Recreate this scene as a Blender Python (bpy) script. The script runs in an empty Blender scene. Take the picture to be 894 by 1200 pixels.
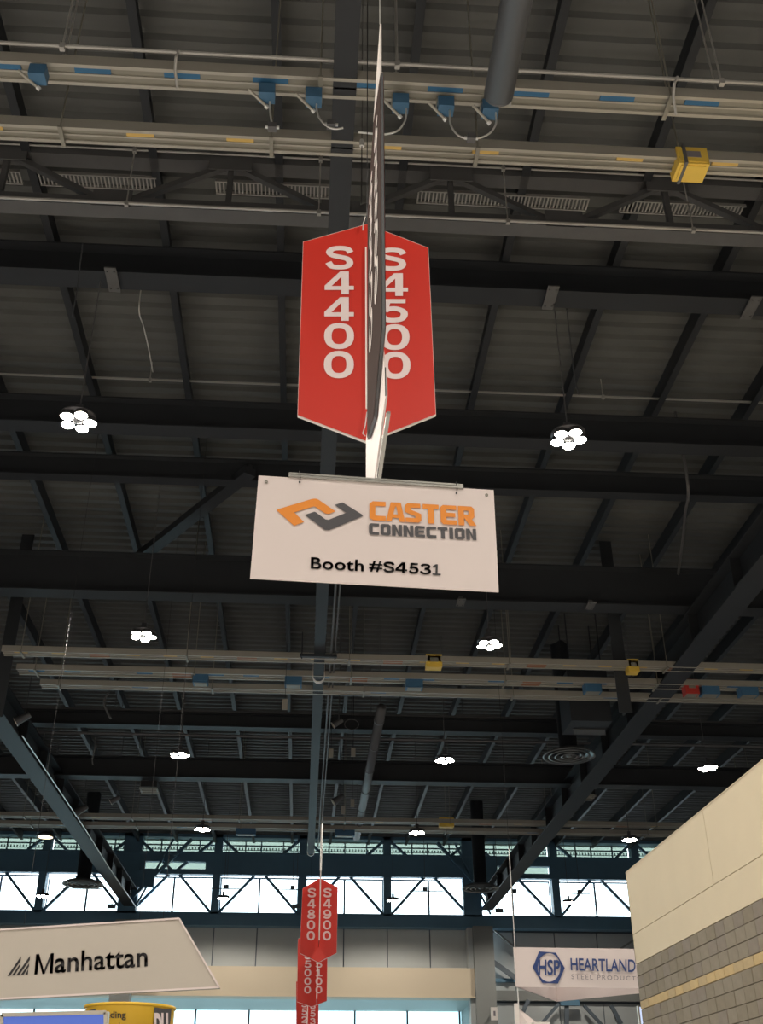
import bpy, bmesh, math, random
from mathutils import Vector, Matrix
random.seed(4)
R = math.radians
EYE = 1.6                      # the photographer's eye height; coordinates below are relative to the eye, floor is at -1.6
FPX, PITCH, YAW = 1244.0, R(28.9), R(3.46)

# ------------------------------------------------------------------ camera, world, exposure
sc = bpy.context.scene
cd = bpy.data.cameras.new('camera'); cam = bpy.data.objects.new('camera', cd)
sc.collection.objects.link(cam); sc.camera = cam
cam.location = (0, 0, EYE); cam.rotation_euler = (R(90) + PITCH, 0, -YAW)
cd.sensor_fit = 'VERTICAL'; cd.sensor_height = 36.0; cd.lens = FPX / 1200 * 36
cd.shift_x = 12 / 1200; cd.shift_y = 52 / 1200
cd.clip_end = 500; cd.clip_start = .05

w = bpy.data.worlds.new('sky'); sc.world = w; w.use_nodes = True
bgn = w.node_tree.nodes['Background']
bgn.inputs['Color'].default_value = (.86, .95, 1.0, 1)
SKY = 5.0
bgn.inputs['Strength'].default_value = SKY
sc.view_settings.view_transform = 'Standard'; sc.view_settings.look = 'None'
sc.view_settings.exposure = 0.0; sc.view_settings.gamma = 1.0
sc.cycles.max_bounces = 8; sc.cycles.diffuse_bounces = 4
LAMP_W = 1150.0                # watts of each high bay spot

# ------------------------------------------------------------------ pixel -> point helpers (photo is 894 x 1200)
def ray(u, v):
    a = (u - 435) / FPX; b = (652 - v) / FPX
    F = math.cos(PITCH) - b * math.sin(PITCH); U = math.sin(PITCH) + b * math.cos(PITCH)
    return Vector((a * math.cos(YAW) + F * math.sin(YAW), -a * math.sin(YAW) + F * math.cos(YAW), U))
def at_y(u, v, y): r = ray(u, v); return r * (y / r.y)
def at_z(u, v, z): r = ray(u, v); return r * (z / r.z)
def at_x(u, v, x): r = ray(u, v); return r * (x / r.x)
def y_of(v, z): return at_z(447, v, z).y

# ------------------------------------------------------------------ materials
MATS = {}
def mat(name, col, rough=.6, metal=0., noise=0., nscale=4., emit=None, estr=0., spec=.5, bump=0.):
    m = bpy.data.materials.new(name); m.use_nodes = True; nt = m.node_tree; b = nt.nodes['Principled BSDF']
    b.inputs['Base Color'].default_value = (*col, 1); b.inputs['Roughness'].default_value = rough
    b.inputs['Metallic'].default_value = metal; b.inputs['Specular IOR Level'].default_value = spec
    if noise or bump:
        tc = nt.nodes.new('ShaderNodeTexCoord'); n = nt.nodes.new('ShaderNodeTexNoise'); n.inputs['Scale'].default_value = nscale
        n.inputs['Detail'].default_value = 6
        nt.links.new(tc.outputs['Object'], n.inputs['Vector'])
        if noise:
            mx = nt.nodes.new('ShaderNodeMix'); mx.data_type = 'RGBA'
            mx.inputs['A'].default_value = (*[c * (1 - noise) for c in col], 1); mx.inputs['B'].default_value = (*[min(1, c * (1 + noise)) for c in col], 1)
            nt.links.new(n.outputs['Fac'], mx.inputs['Factor']); nt.links.new(mx.outputs['Result'], b.inputs['Base Color'])
        if bump:
            bp = nt.nodes.new('ShaderNodeBump'); bp.inputs['Strength'].default_value = bump; bp.inputs['Distance'].default_value = .01
            nt.links.new(n.outputs['Fac'], bp.inputs['Height']); nt.links.new(bp.outputs['Normal'], b.inputs['Normal'])
    if emit:
        b.inputs['Emission Color'].default_value = (*emit, 1); b.inputs['Emission Strength'].default_value = estr
    MATS[name] = m; return m
M = MATS
mat('deck', (.105, .108, .105), .8, noise=.25, nscale=1.2)
mat('dark_steel', (.028, .032, .038), .55, noise=.2, nscale=2)
mat('beam_steel', (.021, .024, .029), .6, noise=.2, nscale=1.5)
mat('plate_steel', (.11, .11, .11), .6, noise=.2)
mat('truss_steel_glow', (.10, .10, .102), .6, noise=.15)  # paler than the other steel: glow over the truss put into the colour
mat('end_steel_glare', (.12, .25, .36), .5, noise=.15, nscale=1)  # blue lift: daylight glare at the windows put into the colour
mat('conduit', (.42, .41, .39), .35, .3)
mat('gray_duct', (.12, .12, .125), .5, .2)
mat('rail', (.26, .25, .21), .45, .2, noise=.12, nscale=3)
mat('rail_edge', (.40, .38, .33), .4, .3)
mat('yellow_label', (.62, .42, .12), .6, noise=.1)
mat('blue_label', (.03, .13, .26), .6)
mat('orange_label', (.30, .12, .05), .6)
mat('blue_box', (.05, .14, .25), .5, noise=.1)
mat('red_box', (.5, .04, .03), .5)
mat('yellow_box', (.80, .55, .09), .5, noise=.08)
mat('black', (.02, .02, .022), .5)
mat('sign_red', (.58, .030, .018), .45, noise=.04, nscale=2)
mat('sign_white', (.73, .64, .62), .5, noise=.03, nscale=2)
mat('letter_pink', (.80, .68, .68), .5)
mat('board_edge', (.86, .80, .76), .5)
mat('sign_red_shaded', (.055, .032, .027), .85, spec=.1)  # red board in shadow, the shade painted in as brown
mat('logo_orange', (.80, .26, .02), .5)
mat('logo_gray', (.065, .062, .07), .5)
mat('ink', (.02, .018, .02), .5)
mat('navy', (.02, .05, .19), .5)
mat('ink_gray', (.22, .20, .22), .5)
mat('clear_bar', (.45, .45, .42), .25, .5)
mat('wire', (.7, .7, .68), .4, .5)
mat('beige', (.64, .55, .39), .7, noise=.05, nscale=1.5)
mat('mortar', (.14, .115, .085), .9, noise=.2, nscale=8)
BLOCKS = [mat('block_a', (.235, .205, .155), .85, noise=.15, nscale=9, bump=.4), mat('block_b', (.215, .185, .135), .85, noise=.15, nscale=9, bump=.4), mat('block_c', (.215, .185, .15), .85, noise=.15, nscale=9, bump=.4)]
YBLOCKS = [mat('band_a', (.50, .37, .18), .8, noise=.12, nscale=9), mat('band_b', (.43, .33, .18), .8, noise=.12, nscale=9)]
mat('wall_panel', (.55, .58, .58), .7, noise=.06, nscale=.8)
mat('fascia', (.66, .56, .42), .7, noise=.04, nscale=.6)
mat('column_gray', (.27, .28, .27), .7, noise=.08, nscale=1)
mat('soffit', (.45, .55, .55), .6)
mat('mullion', (.12, .15, .18), .5)
mat('shell', (.09, .09, .095), .9, noise=.1, nscale=.5)
mat('bounce_cut', (.09, .10, .12), .95, noise=.1)  # dark tone for the added floor sheet, cuts bounce light
mat('floor_mat', (.70, .68, .66), .6, noise=.15, nscale=.8)
mat('manhattan_face', (.50, .455, .395), .6, noise=.03, nscale=1)
mat('drum_yellow', (.85, .52, .04), .45)
mat('screen', (.02, .03, .1), .3, emit=(.09, .15, .50), estr=1.0)
mat('screen_bright', (.2, .2, .3), .3, emit=(.62, .74, 1.0), estr=1.0)
mat('silver', (.62, .58, .50), .35, .6)
mat('lamp_house', (.10, .10, .11), .4, .5)
mat('lens', (1, 1, 1), .5, emit=(1.0, .93, .80), estr=60)
mat('lens_dim', (1, 1, 1), .5, emit=(1.0, .80, .45), estr=3)
mat('diffuser', (.20, .21, .21), .35, .6)
def glass(name, tint, opac=.0, dcol=(.7, .75, .72)):
    m = bpy.data.materials.new(name); m.use_nodes = True; nt = m.node_tree; nt.nodes.clear()
    o = nt.nodes.new('ShaderNodeOutputMaterial'); t = nt.nodes.new('ShaderNodeBsdfTransparent'); g = nt.nodes.new('ShaderNodeBsdfGlossy'); f = nt.nodes.new('ShaderNodeFresnel'); mx = nt.nodes.new('ShaderNodeMixShader')
    t.inputs['Color'].default_value = (*tint, 1); g.inputs['Roughness'].default_value = .05; f.inputs['IOR'].default_value = 1.45
    nt.links.new(f.outputs[0], mx.inputs[0]); nt.links.new(t.outputs[0], mx.inputs[1]); nt.links.new(g.outputs[0], mx.inputs[2])
    last = mx
    if opac:
        d = nt.nodes.new('ShaderNodeBsdfDiffuse'); d.inputs['Color'].default_value = (*dcol, 1); m2 = nt.nodes.new('ShaderNodeMixShader'); m2.inputs[0].default_value = opac
        nt.links.new(mx.outputs[0], m2.inputs[1]); nt.links.new(d.outputs[0], m2.inputs[2]); last = m2
    nt.links.new(last.outputs[0], o.inputs['Surface']); M[name] = m
glass('window_glass', (.92, .97, .98)); glass('shade_glass', (.44, .50, .46), .25, (.5, .55, .5)); glass('entry_glass', (.60, .72, .74))

# ------------------------------------------------------------------ mesh helpers
COL = sc.collection
def tag(o, label=None, cat=None, group=None, kind=None):
    if label: o['label'] = label
    if cat: o['category'] = cat
    if group: o['group'] = group
    if kind: o['kind'] = kind
    return o
def thing(name, label, cat, loc, group=None, kind=None):
    o = bpy.data.objects.new(name, None); COL.objects.link(o); o.empty_display_size = .2
    o.location = (loc[0], loc[1], loc[2] + EYE); o['base'] = [float(c) for c in loc]
    return tag(o, label, cat, group, kind)
def base_of(o):
    while o.parent: o = o.parent
    return Vector(o.location) - Vector((0, 0, EYE))
class MB:
    def __init__(s): s.v = []; s.f = []
    def add(s, vs, fs):
        n = len(s.v); s.v += [Vector(v) for v in vs]; s.f += [[i + n for i in f] for f in fs]; return s
    def box(s, x0, x1, y0, y1, z0, z1):
        vs = [(x, y, z) for z in (z0, z1) for y in (y0, y1) for x in (x0, x1)]
        return s.add(vs, [(0, 2, 3, 1), (4, 5, 7, 6), (0, 1, 5, 4), (2, 6, 7, 3), (0, 4, 6, 2), (1, 3, 7, 5)])
    def bar(s, a, b, w, h, up=(0, 0, 1)):        # rectangular bar from a to b, w across, h along up
        a = Vector(a); b = Vector(b); d = (b - a).normalized(); up = Vector(up)
        x = d.cross(up)
        if x.length < 1e-4: x = d.cross(Vector((0, 1, 0)))
        x.normalize(); y = x.cross(d).normalized()
        vs = [p + x * (sx * w / 2) + y * (sy * h / 2) for p in (a, b) for sx, sy in ((-1, -1), (1, -1), (1, 1), (-1, 1))]
        return s.add(vs, [(0, 1, 2, 3), (4, 7, 6, 5), (0, 4, 5, 1), (1, 5, 6, 2), (2, 6, 7, 3), (3, 7, 4, 0)])
    def cyl(s, a, b, r, n=8, r2=None, caps=True):
        a = Vector(a); b = Vector(b); r2 = r if r2 is None else r2; d = (b - a).normalized()
        x = d.orthogonal().normalized(); y = d.cross(x)
        vs = [p + (x * math.cos(2 * math.pi * i / n) + y * math.sin(2 * math.pi * i / n)) * q for p, q in ((a, r), (b, r2)) for i in range(n)]
        fs = [(i, (i + 1) % n, n + (i + 1) % n, n + i) for i in range(n)]
        if caps: fs += [tuple(range(n - 1, -1, -1)), tuple(range(n, 2 * n))]
        return s.add(vs, fs)
    def tube(s, pts, r, n=6):
        pts = [Vector(p) for p in pts]; x = None; rings = []
        for i, p in enumerate(pts):
            d = (pts[min(i + 1, len(pts) - 1)] - pts[max(i - 1, 0)]).normalized()
            x = d.orthogonal().normalized() if x is None else (x - d * x.dot(d)).normalized()
            y = d.cross(x); rings.append([p + (x * math.cos(2 * math.pi * k / n) + y * math.sin(2 * math.pi * k / n)) * r for k in range(n)])
        vs = [q for rg in rings for q in rg]; fs = []
        for i in range(len(pts) - 1):
            for k in range(n): fs.append((i * n + k, i * n + (k + 1) % n, (i + 1) * n + (k + 1) % n, (i + 1) * n + k))
        fs += [tuple(range(n - 1, -1, -1)), tuple(range((len(pts) - 1) * n, len(pts) * n))]
        return s.add(vs, fs)
    def slab(s, pts, th):                         # flat polygon with thickness vector th
        th = Vector(th); n = len(pts); vs = [Vector(p) for p in pts] + [Vector(p) + th for p in pts]
        return s.add(vs, [tuple(range(n)), tuple(range(2 * n - 1, n - 1, -1))] + [(i, n + i, n + (i + 1) % n, (i + 1) % n) for i in range(n)])
    def lathe(s, c, prof, n=24, open_=False):     # prof = (radius, z) list about the vertical axis through c
        c = Vector(c); m = len(prof)
        vs = [c + Vector((r * math.cos(2 * math.pi * k / n), r * math.sin(2 * math.pi * k / n), z)) for r, z in prof for k in range(n)]
        fs = [(i * n + k, i * n + (k + 1) % n, (i + 1) * n + (k + 1) % n, (i + 1) * n + k) for i in range(m - 1) for k in range(n)]
        return s.add(vs, fs)
    def build(s, name, m, parent=None, label=None, cat=None, group=None, kind=None, smooth=False, fix=True):
        me = bpy.data.meshes.new(name); b = base_of(parent) if parent else Vector((0, 0, 0))
        off = -b if parent else Vector((0, 0, EYE))
        me.from_pydata([tuple(v + off) for v in s.v], [], s.f)
        if fix:
            bm = bmesh.new(); bm.from_mesh(me); bmesh.ops.recalc_face_normals(bm, faces=bm.faces); bm.to_mesh(me); bm.free()
        if smooth:
            for p in me.polygons: p.use_smooth = True
        me.materials.append(m if not isinstance(m, str) else M[m])
        o = bpy.data.objects.new(name, me); COL.objects.link(o)
        if parent: o.parent = parent
        return tag(o, label, cat, group, kind)
def struct(name, mb, m, **k): return mb.build(name, m, kind='structure', **k)
def copy_tree(o, parent=None):
    c = o.copy(); COL.objects.link(c)
    if parent: c.parent = parent
    for ch in list(o.children): copy_tree(ch, c)
    return c

# lettering ------------------------------------------------------
_tc = {}
def glyph_mesh(txt, bold=.0, spacing=1.0):
    k = (txt, bold, spacing)
    if k in _tc: return _tc[k]
    cu = bpy.data.curves.new('t', 'FONT'); cu.body = txt; cu.size = 1; cu.offset = bold; cu.resolution_u = 5; cu.space_character = spacing
    o = bpy.data.objects.new('t', cu); COL.objects.link(o); bpy.context.view_layer.update()
    me = bpy.data.meshes.new_from_object(o.evaluated_get(bpy.context.evaluated_depsgraph_get()))
    vs = [v.co.copy() for v in me.vertices]; fs = [tuple(p.vertices) for p in me.polygons]
    bpy.data.objects.remove(o); bpy.data.curves.remove(cu); bpy.data.meshes.remove(me)
    x0 = min(v.x for v in vs); x1 = max(v.x for v in vs); y0 = min(v.y for v in vs); y1 = max(v.y for v in vs)
    st = [((v.x - x0) / (x1 - x0), (v.y - y0) / (y1 - y0)) for v in vs]
    _tc[k] = (st, fs, (x1 - x0) / (y1 - y0)); return _tc[k]
def bil(q, s, t):                                 # q = TL TR BR BL, t up
    tl, tr, br, bl = [Vector(p) for p in q]
    return (bl * (1 - s) + br * s) * (1 - t) + (tl * (1 - s) + tr * s) * t
def put_text(mb, txt, q, bold=.03, spacing=1.0):
    st, fs, _ = glyph_mesh(txt, bold, spacing); mb.add([bil(q, s, t) for s, t in st], fs)
def _cat(P, n=7, closed=False):
    P = [Vector((a, b, 0)) for a, b in P]; out = []; N = len(P)
    for i in range(N if closed else N - 1):
        g = (lambda k: P[k % N]) if closed else (lambda k: P[min(max(k, 0), N - 1)])
        p0, p1, p2, p3 = g(i - 1), g(i), g(i + 1), g(i + 2)
        for k in range(n):
            s = k / n; out.append(.5 * ((2 * p1) + (p2 - p0) * s + (2 * p0 - 5 * p1 + 4 * p2 - p3) * s * s + (3 * p1 - p0 - 3 * p2 + p3) * s ** 3))
    if not closed: out.append(P[-1])
    return out
def _ell(cx, cy, rx, ry, n=28, p=.86): 
    f = lambda c: math.copysign(abs(c) ** p, c)
    return [Vector((cx + rx * f(math.cos(2 * math.pi * k / n)), cy + ry * f(math.sin(2 * math.pi * k / n)), 0)) for k in range(n)]
TX, TY = .25, .19
def _pen(path, closed, tx=None, ty=None):
    tx = tx or TX; ty = ty or TY; n = len(path); a = []; b = []
    for i, p in enumerate(path):
        q0 = path[(i - 1) % n] if closed or i else p; q1 = path[(i + 1) % n] if closed or i < n - 1 else p
        d = (q1 - q0).normalized(); o = Vector((-d.y * tx / 2, d.x * ty / 2, 0)); a.append(p + o); b.append(p - o)
    vs = a + b; fs = [(i, (i + 1) % n, n + (i + 1) % n, n + i) for i in range(n if closed else n - 1)]
    return vs, fs
def _rect(x0, y0, x1, y1): return [Vector((x0, y0, 0)), Vector((x1, y0, 0)), Vector((x1, y1, 0)), Vector((x0, y1, 0))], [(0, 1, 2, 3)]
def _poly(*p): return [Vector((a, b, 0)) for a, b in p], [tuple(range(len(p)))]
hx, hy = TX / 2, TY / 2
GL = {
 '0': [_pen(_ell(.5, .5, .5 - hx, .5 - hy), True)],
 '8': [_pen(_ell(.5, .74, .42 - hx, .26 - hy + .01), True, .23, .17), _pen(_ell(.5, .28, .49 - hx, .28 - hy + .01), True, .24, .18)],
 '9': [_pen(_ell(.49, .66, .48 - hx, .34 - hy), True), _pen(_cat([(.87, .64), (.86, .36), (.72, .16), (.46, .095), (.2, .14), (.1, .22)]), False)],
 '4': [_poly((.57, .36), (.83, .36), (.83, 1), (.53, 1), (.0, .38), (.0, .19), (.57, .19), (.57, .0), (.83, .0), (.83, .19), (1, .19), (1, .36), (.83, .36), (.57, .36), (.24, .36), (.57, .76))],
 'S': [_pen(_cat([(.9, .71), (.78, .86), (.5, .905), (.24, .86), (.13, .73), (.24, .6), (.5, .525), (.78, .44), (.875, .27), (.76, .13), (.5, .095), (.22, .13), (.09, .3)]), False)],
 '5': [_rect(.16, .82, .92, 1), _poly((.16, .82), (.38, .82), (.33, .62), (.3, .46), (.08, .46)), _pen(_cat([(.2, .5), (.36, .575), (.6, .58), (.83, .47), (.87, .31), (.76, .15), (.5, .095), (.24, .13), (.1, .28)]), False)],
 '3': [_pen(_cat([(.1, .74), (.24, .87), (.5, .905), (.76, .85), (.81, .72), (.68, .58), (.4, .54)]), False, .24, .17), _pen(_cat([(.4, .52), (.7, .49), (.87, .34), (.8, .16), (.5, .095), (.2, .14), (.08, .3)]), False, .24, .17)],
 '2': [_pen(_cat([(.11, .68), (.2, .84), (.5, .905), (.8, .84), (.86, .68), (.72, .48), (.4, .3), (.12, .1)]), False), _rect(.03, 0, .97, .18)],
 '1': [_poly((.4, .0), (.64, .0), (.64, 1), (.44, 1), (.08, .82), (.08, .66), (.4, .78)), _rect(.06, 0, .40, .14), _rect(.64, 0, 1, .14)],
}
GL['4'] = [_poly((0, .19), (.57, .19), (.57, .36), (.24, .36), (.0, .38)), _poly((.0, .37), (.24, .36), (.57, .76), (.57, 1), (.53, 1)), _rect(.57, 0, .83, 1), _rect(.83, .19, 1, .36)]
def put_digit(mb, ch, q, nrm=Vector((0, -1, 0))):
    for k, (vs, fs) in enumerate(GL[ch]): mb.add([bil(q, v.x, v.y) + nrm * (.0006 * k) for v in vs], fs)
def quad_px(x0, y0, x1, y1): return [(x0, y0), (x1, y0), (x1, y1), (x0, y1)]
def on_y(q, y, off=-.004): return [at_y(u, v, y) + Vector((0, off, 0)) for u, v in q]
# block capitals for the orange/grey company name, on a 10 x 14 grid (polygons with clipped corners)
def ring(x0, y0, x1, y1, c): return [(x0 + c, y0), (x1 - c, y0), (x1, y0 + c), (x1, y1 - c), (x1 - c, y1), (x0 + c, y1), (x0, y1 - c), (x0, y0 + c)]
BLK = {
 'C': [[(2, 14), (10, 14), (10, 10.6), (3.4, 10.6), (0, 12.2)], [(0, 12.2), (3.6, 12.2), (3.6, 1.8), (0, 1.8)], [(0, 1.8), (3.4, 3.4), (10, 3.4), (10, 0), (2, 0)]],
 'A': [[(2.2, 14), (8.4, 14), (11, 0), (7.4, 0), (5.6, 11), (5, 11), (2.6, 0), (-.8, 0)], [(2.9, 5.2), (7.4, 5.2), (7.8, 2.6), (2.4, 2.6)]],
 'S': [[(1.6, 14), (9.6, 14), (9.6, 10.8), (3.6, 10.8), (0, 12.4)], [(0, 12.4), (3.6, 12.4), (3.6, 9.2), (0, 7.2)], [(0, 7.2), (3.6, 9.2), (10, 6.4), (6.4, 4.6)], [(10, 6.4), (10, 1.6), (6.4, 1.6), (6.4, 4.6)], [(.2, 3.2), (6.8, 3.2), (10, 1.6), (8.4, 0), (.2, 0)]],
 'T': [[(0, 14), (10, 14), (10, 10.6), (0, 10.6)], [(3.2, 10.6), (6.9, 10.6), (6.9, 0), (3.2, 0)]],
 'E': [[(0, 12.4), (1.6, 14), (10, 14), (10, 10.8), (3.6, 10.8)], [(0, 12.4), (3.6, 12.4), (3.6, 1.6), (0, 1.6)], [(3.6, 8.5), (9.2, 8.5), (9.2, 5.5), (3.6, 5.5)], [(0, 1.6), (3.6, 3.2), (10, 3.2), (10, 0), (1.6, 0)]],
 'R': [[(0, 14), (8.4, 14), (10, 12.4), (6.6, 10.8), (0, 10.8)], [(0, 10.8), (3.6, 10.8), (3.6, 0), (0, 0)], [(6.4, 11.6), (10, 12.4), (10, 6.4), (6.4, 7.6)], [(3.6, 7.8), (6.4, 7.8), (10, 6.4), (8.6, 4.8), (3.6, 4.8)], [(4.0, 4.8), (8.2, 4.8), (11, 0), (6.8, 0)]],
 'O': [[(0, 12.2), (1.8, 14), (8.2, 14), (10, 12.2), (6.6, 10.8), (3.4, 10.8)], [(0, 12.2), (3.4, 12.2), (3.4, 1.8), (0, 1.8)], [(6.6, 12.2), (10, 12.2), (10, 1.8), (6.6, 1.8)], [(0, 1.8), (3.4, 3.2), (6.6, 3.2), (10, 1.8), (8.2, 0), (1.8, 0)]],
 'N': [[(0, 14), (3.6, 14), (3.6, 0), (0, 0)], [(6.6, 14), (10, 14), (10, 0), (6.6, 0)], [(3.4, 14), (6.7, 4.6), (6.7, 0), (6.4, 0), (3.4, 8.8)]],
 'I': [[(3.1, 14), (7, 14), (7, 0), (3.1, 0)]],
}
def put_block(mb, txt, q, gap=1.2):
    adv = [(4.2 if c == 'I' else 10) for c in txt]; tot = sum(adv) + gap * (len(txt) - 1); x = 0
    for c, a in zip(txt, adv):
        ox = x - (3.0 if c == 'I' else 0)
        for kk, poly in enumerate(BLK[c]): mb.add([bil(q, (ox + px) / tot, py / 14) + Vector((0, -.0007 * kk, 0)) for px, py in poly], [tuple(range(len(poly)))])
        x += a + gap

# ------------------------------------------------------------------ the shell
ZR = 14.95                                        # underside of roof deck, relative to the eye
YE = 60.0
mb = MB()                                         # corrugated steel deck, ribs running across the hall
y = -30.0; prof = []
while y < YE + 1:
    prof += [(y, ZR + .09), (y + .05, ZR), (y + .19, ZR), (y + .24, ZR + .09)]; y += .38
for i in range(len(prof) - 1):
    (ya, za), (yb, zb) = prof[i], prof[i + 1]
    mb.add([(-40, ya, za), (40, ya, za), (40, yb, zb), (-40, yb, zb)], [(0, 1, 2, 3)])
mb.box(-40.5, 40.5, -30.5, YE + 1.5, ZR + .12, ZR + .4)
struct('ceiling', mb, 'deck', label='dark corrugated steel roof deck above the trusses')
struct('floor', MB().box(-40.5, 40.5, -30.5, YE + 8, -1.9, -1.6), 'floor_mat')
struct('added_floor_sheet', MB().box(-40, 40, 20, YE - .9, -1.6, -1.585), 'bounce_cut')  # unseen dark sheet, added to keep floor bounce off the far roof
struct('wall_west', MB().box(-40.6, -40, -30.5, YE + 8, -1.6, ZR + .1), 'shell')
struct('wall_east', MB().box(40, 40.6, -30.5, YE + 8, -1.6, ZR + .1), 'shell')
struct('wall_back', MB().box(-40, 40, -30.6, -30, -1.6, ZR + .1), 'shell')

# purlins along the hall
mb_proto = None
for k in range(-9, 12):
    x = .25 + 2.1 * k - 1.05
    t = thing('roof_purlin', 'dark steel purlin running along the hall under the roof deck', 'purlin', (x, 15, ZR - .45), 'roof purlins under the deck') if k == -9 else None
    if t:
        m1 = MB(); m1.box(x - .07, x + .07, -30, YE - .8, ZR - .5, ZR - .47); m1.box(x - .012, x + .012, -30, YE - .8, ZR - .47, ZR)
        m1.build('flange', 'beam_steel', t); p0 = t
    else:
        c = copy_tree(p0); c.location.x = x
        t = c
    n_ = ['', 'nearest', 'second', 'third', 'fourth', 'fifth', 'sixth', 'seventh', 'eighth', 'ninth', 'tenth', 'eleventh'][k if k >= 1 else 1 - k]
    t['label'] = 'dark steel purlin under the roof deck, %s one to the %s of the centre girder' % (n_, 'right' if k >= 1 else 'left')

# cross beams (I sections across the hall)
def cross_beam(y, z0, z1, wd, label, mt='beam_steel', x0=-39.5, x1=39.5):
    t = thing('roof_beam', label, 'beam', (0, y, z0))
    a = MB(); a.box(x0, x1, y - wd / 2, y + wd / 2, z0, z0 + .04); a.box(x0, x1, y - wd / 2, y + wd / 2, z1 - .04, z1); a.build('flange', mt, t)
    MB().box(x0, x1, y - .02, y + .02, z0 + .04, z1 - .04).build('web', mt, t)
    return t
cross_beam(y_of(330, 14.0), 13.75, 14.42, .45, 'dark roof beam crossing above the red aisle sign')
cross_beam(y_of(505, 13.3), 13.1, 13.8, .4, 'dark roof beam crossing just behind the two nearest lamps')
cross_beam(y_of(568, 13.6), 13.5, 14.1, .3, 'slim dark roof beam crossing behind the top of the booth sign')
t = cross_beam(24.0, 11.95, 13.05, .5, 'deep dark roof beam crossing behind the bottom of the booth sign')
t = cross_beam(34.9, 12.4, 12.9, .4, 'dark roof beam crossing just beyond the three parallel power rails')
t = cross_beam(38.5, 11.7, 12.45, .5, 'dark roof beam crossing between the third and fourth row of lamps')

# splice plates under the first beams (the pale oblongs)
for i, (u, v, z, lb) in enumerate([(132, 327, 13.7, 'pale steel splice plate on the roof beam left of the red aisle sign'), (645, 348, 13.7, 'pale steel splice plate on the roof beam right of the red aisle sign'),
                         (880, 360, 13.7, 'pale steel splice plate on the roof beam at the right edge'), (692, 709, 11.9, 'pale steel splice plate under the deep beam right of the booth sign'), (540, 705, 11.9, 'small pale splice plate under the deep beam just below the booth sign')]):
    c = at_z(u, v, z); h = .62 if i < 3 else .42; wd = .21 if i < 3 else .2
    t = thing('splice_plate', lb, 'plate', c)
    MB().box(c.x - wd / 2, c.x + wd / 2, c.y - h / 2, c.y + h / 2, c.z - .03, c.z).build('plate', 'plate_steel', t)
    mb = MB()
    for sy in (-1, 1):
        for sx in (-1, 1): mb.cyl((c.x + sx * wd * .3, c.y + sy * h * .35, c.z - .05), (c.x + sx * wd * .3, c.y + sy * h * .35, c.z - .03), .015, 6)
    mb.build('bolt', 'plate_steel', t, kind='stuff')
    MB().box(c.x - .05, c.x + .05, c.y - .05, c.y + .05, c.z, c.z + .12).build('stub', 'plate_steel', t)

# main girders along the hall
def girder(name, x, z0, w, h, y0, y1, label):
    t = thing(name, label, 'girder', (x, y0, z0))
    a = MB(); a.box(x - w / 2, x + w / 2, y0, y1, z0, z0 + .05); a.build('bottom_flange', 'beam_steel', t)
    MB().box(x - w / 2, x + w / 2, y0, y1, z0 + h - .05, z0 + h).build('top_flange', 'beam_steel', t)
    MB().box(x - .03, x + .03, y0, y1, z0 + .05, z0 + h - .05).build('web', 'beam_steel', t)
    a = MB(); yy = y0 + 1
    while yy < y1: a.box(x - w / 2 + .03, x + w / 2 - .03, yy, yy + .03, z0 + .05, z0 + h - .05); yy += 3.0
    a.build('stiffener', 'beam_steel', t, kind='stuff'); return t
girder('roof_girder', .19, 11.0, .28, .5, -28, 46.8, 'dark steel girder running away above the centre of the aisle')
girder('roof_girder', -9.3, 11.0, .62, .9, -28, YE - .9, 'heavy dark girder running down the left side to the end wall')
girder('roof_girder', 9.85, 11.0, .62, .9, -28, YE - .9, 'heavy dark girder running down the right side to the end wall')
# conduits beside the centre girder, from the second lamp row on
t = thing('girder_conduits', 'thin dark conduits running beside the centre girder', 'conduit', (.5, 20, 11.1))
for dx, r in ((.30, .03), (.40, .02)): MB().cyl((.19 + dx, 20, 11.1), (.19 + dx, 46, 11.1), r, 6).build('conduit', 'gray_duct', t)
# straps slung round the centre girder
for u, v, lb in ((373, 800, 'white lifting strap looped under the centre girder by the power rails'), (367, 1003, 'white lifting strap looped under the far end of the centre girder')):
    c = at_z(u, v, 10.72); pts = []
    for k in range(15):
        a = math.pi + math.pi * k / 14
        pts.append((.19 + .155 * math.cos(a), c.y, 10.9 + .18 * math.sin(a)))
    pts = [(.035, c.y, 11.5)] + pts + [(.345, c.y, 11.5)]
    mb = MB()
    for p, q in zip(pts, pts[1:]): mb.bar(p, q, .16, .012, (0, 0, 1) if abs(p[0] - q[0]) > .02 else (1, 0, 0))
    mb.build('lifting_strap', 'board_edge', None, lb, 'strap')
# the bracket seen at the girder just before the rails, the dark junction under it
c = at_z(372, 766, 11.0)
t = thing('girder_clamp', 'dark clamp plate across the centre girder in front of the power rails', 'clamp', c)
MB().box(c.x - .45, c.x + .5, c.y - .05, c.y + .05, 10.9, 10.98).build('plate', 'dark_steel', t)
mb = MB(); [mb.cyl((c.x + s, c.y, 10.85), (c.x + s, c.y, 11.6), .015, 6) for s in (-.4, .45)]; mb.build('bolt', 'dark_steel', t, kind='stuff')

# slanting brace bands high in the roof
for (a, b, z, lb) in (((293, 552), (150, 664), 13.6, 'dark slanting roof brace left of the booth sign'),):
    p = at_z(*a, z); q = at_z(*b, z)
    t = thing('roof_brace', lb, 'brace', p); MB().bar(p, q, .3, .2).build('angle', 'beam_steel', t)
    MB().bar(p + Vector((0, 0, .14)), q + Vector((0, 0, .14)), .12, .08).build('web', 'beam_steel', t)

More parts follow.
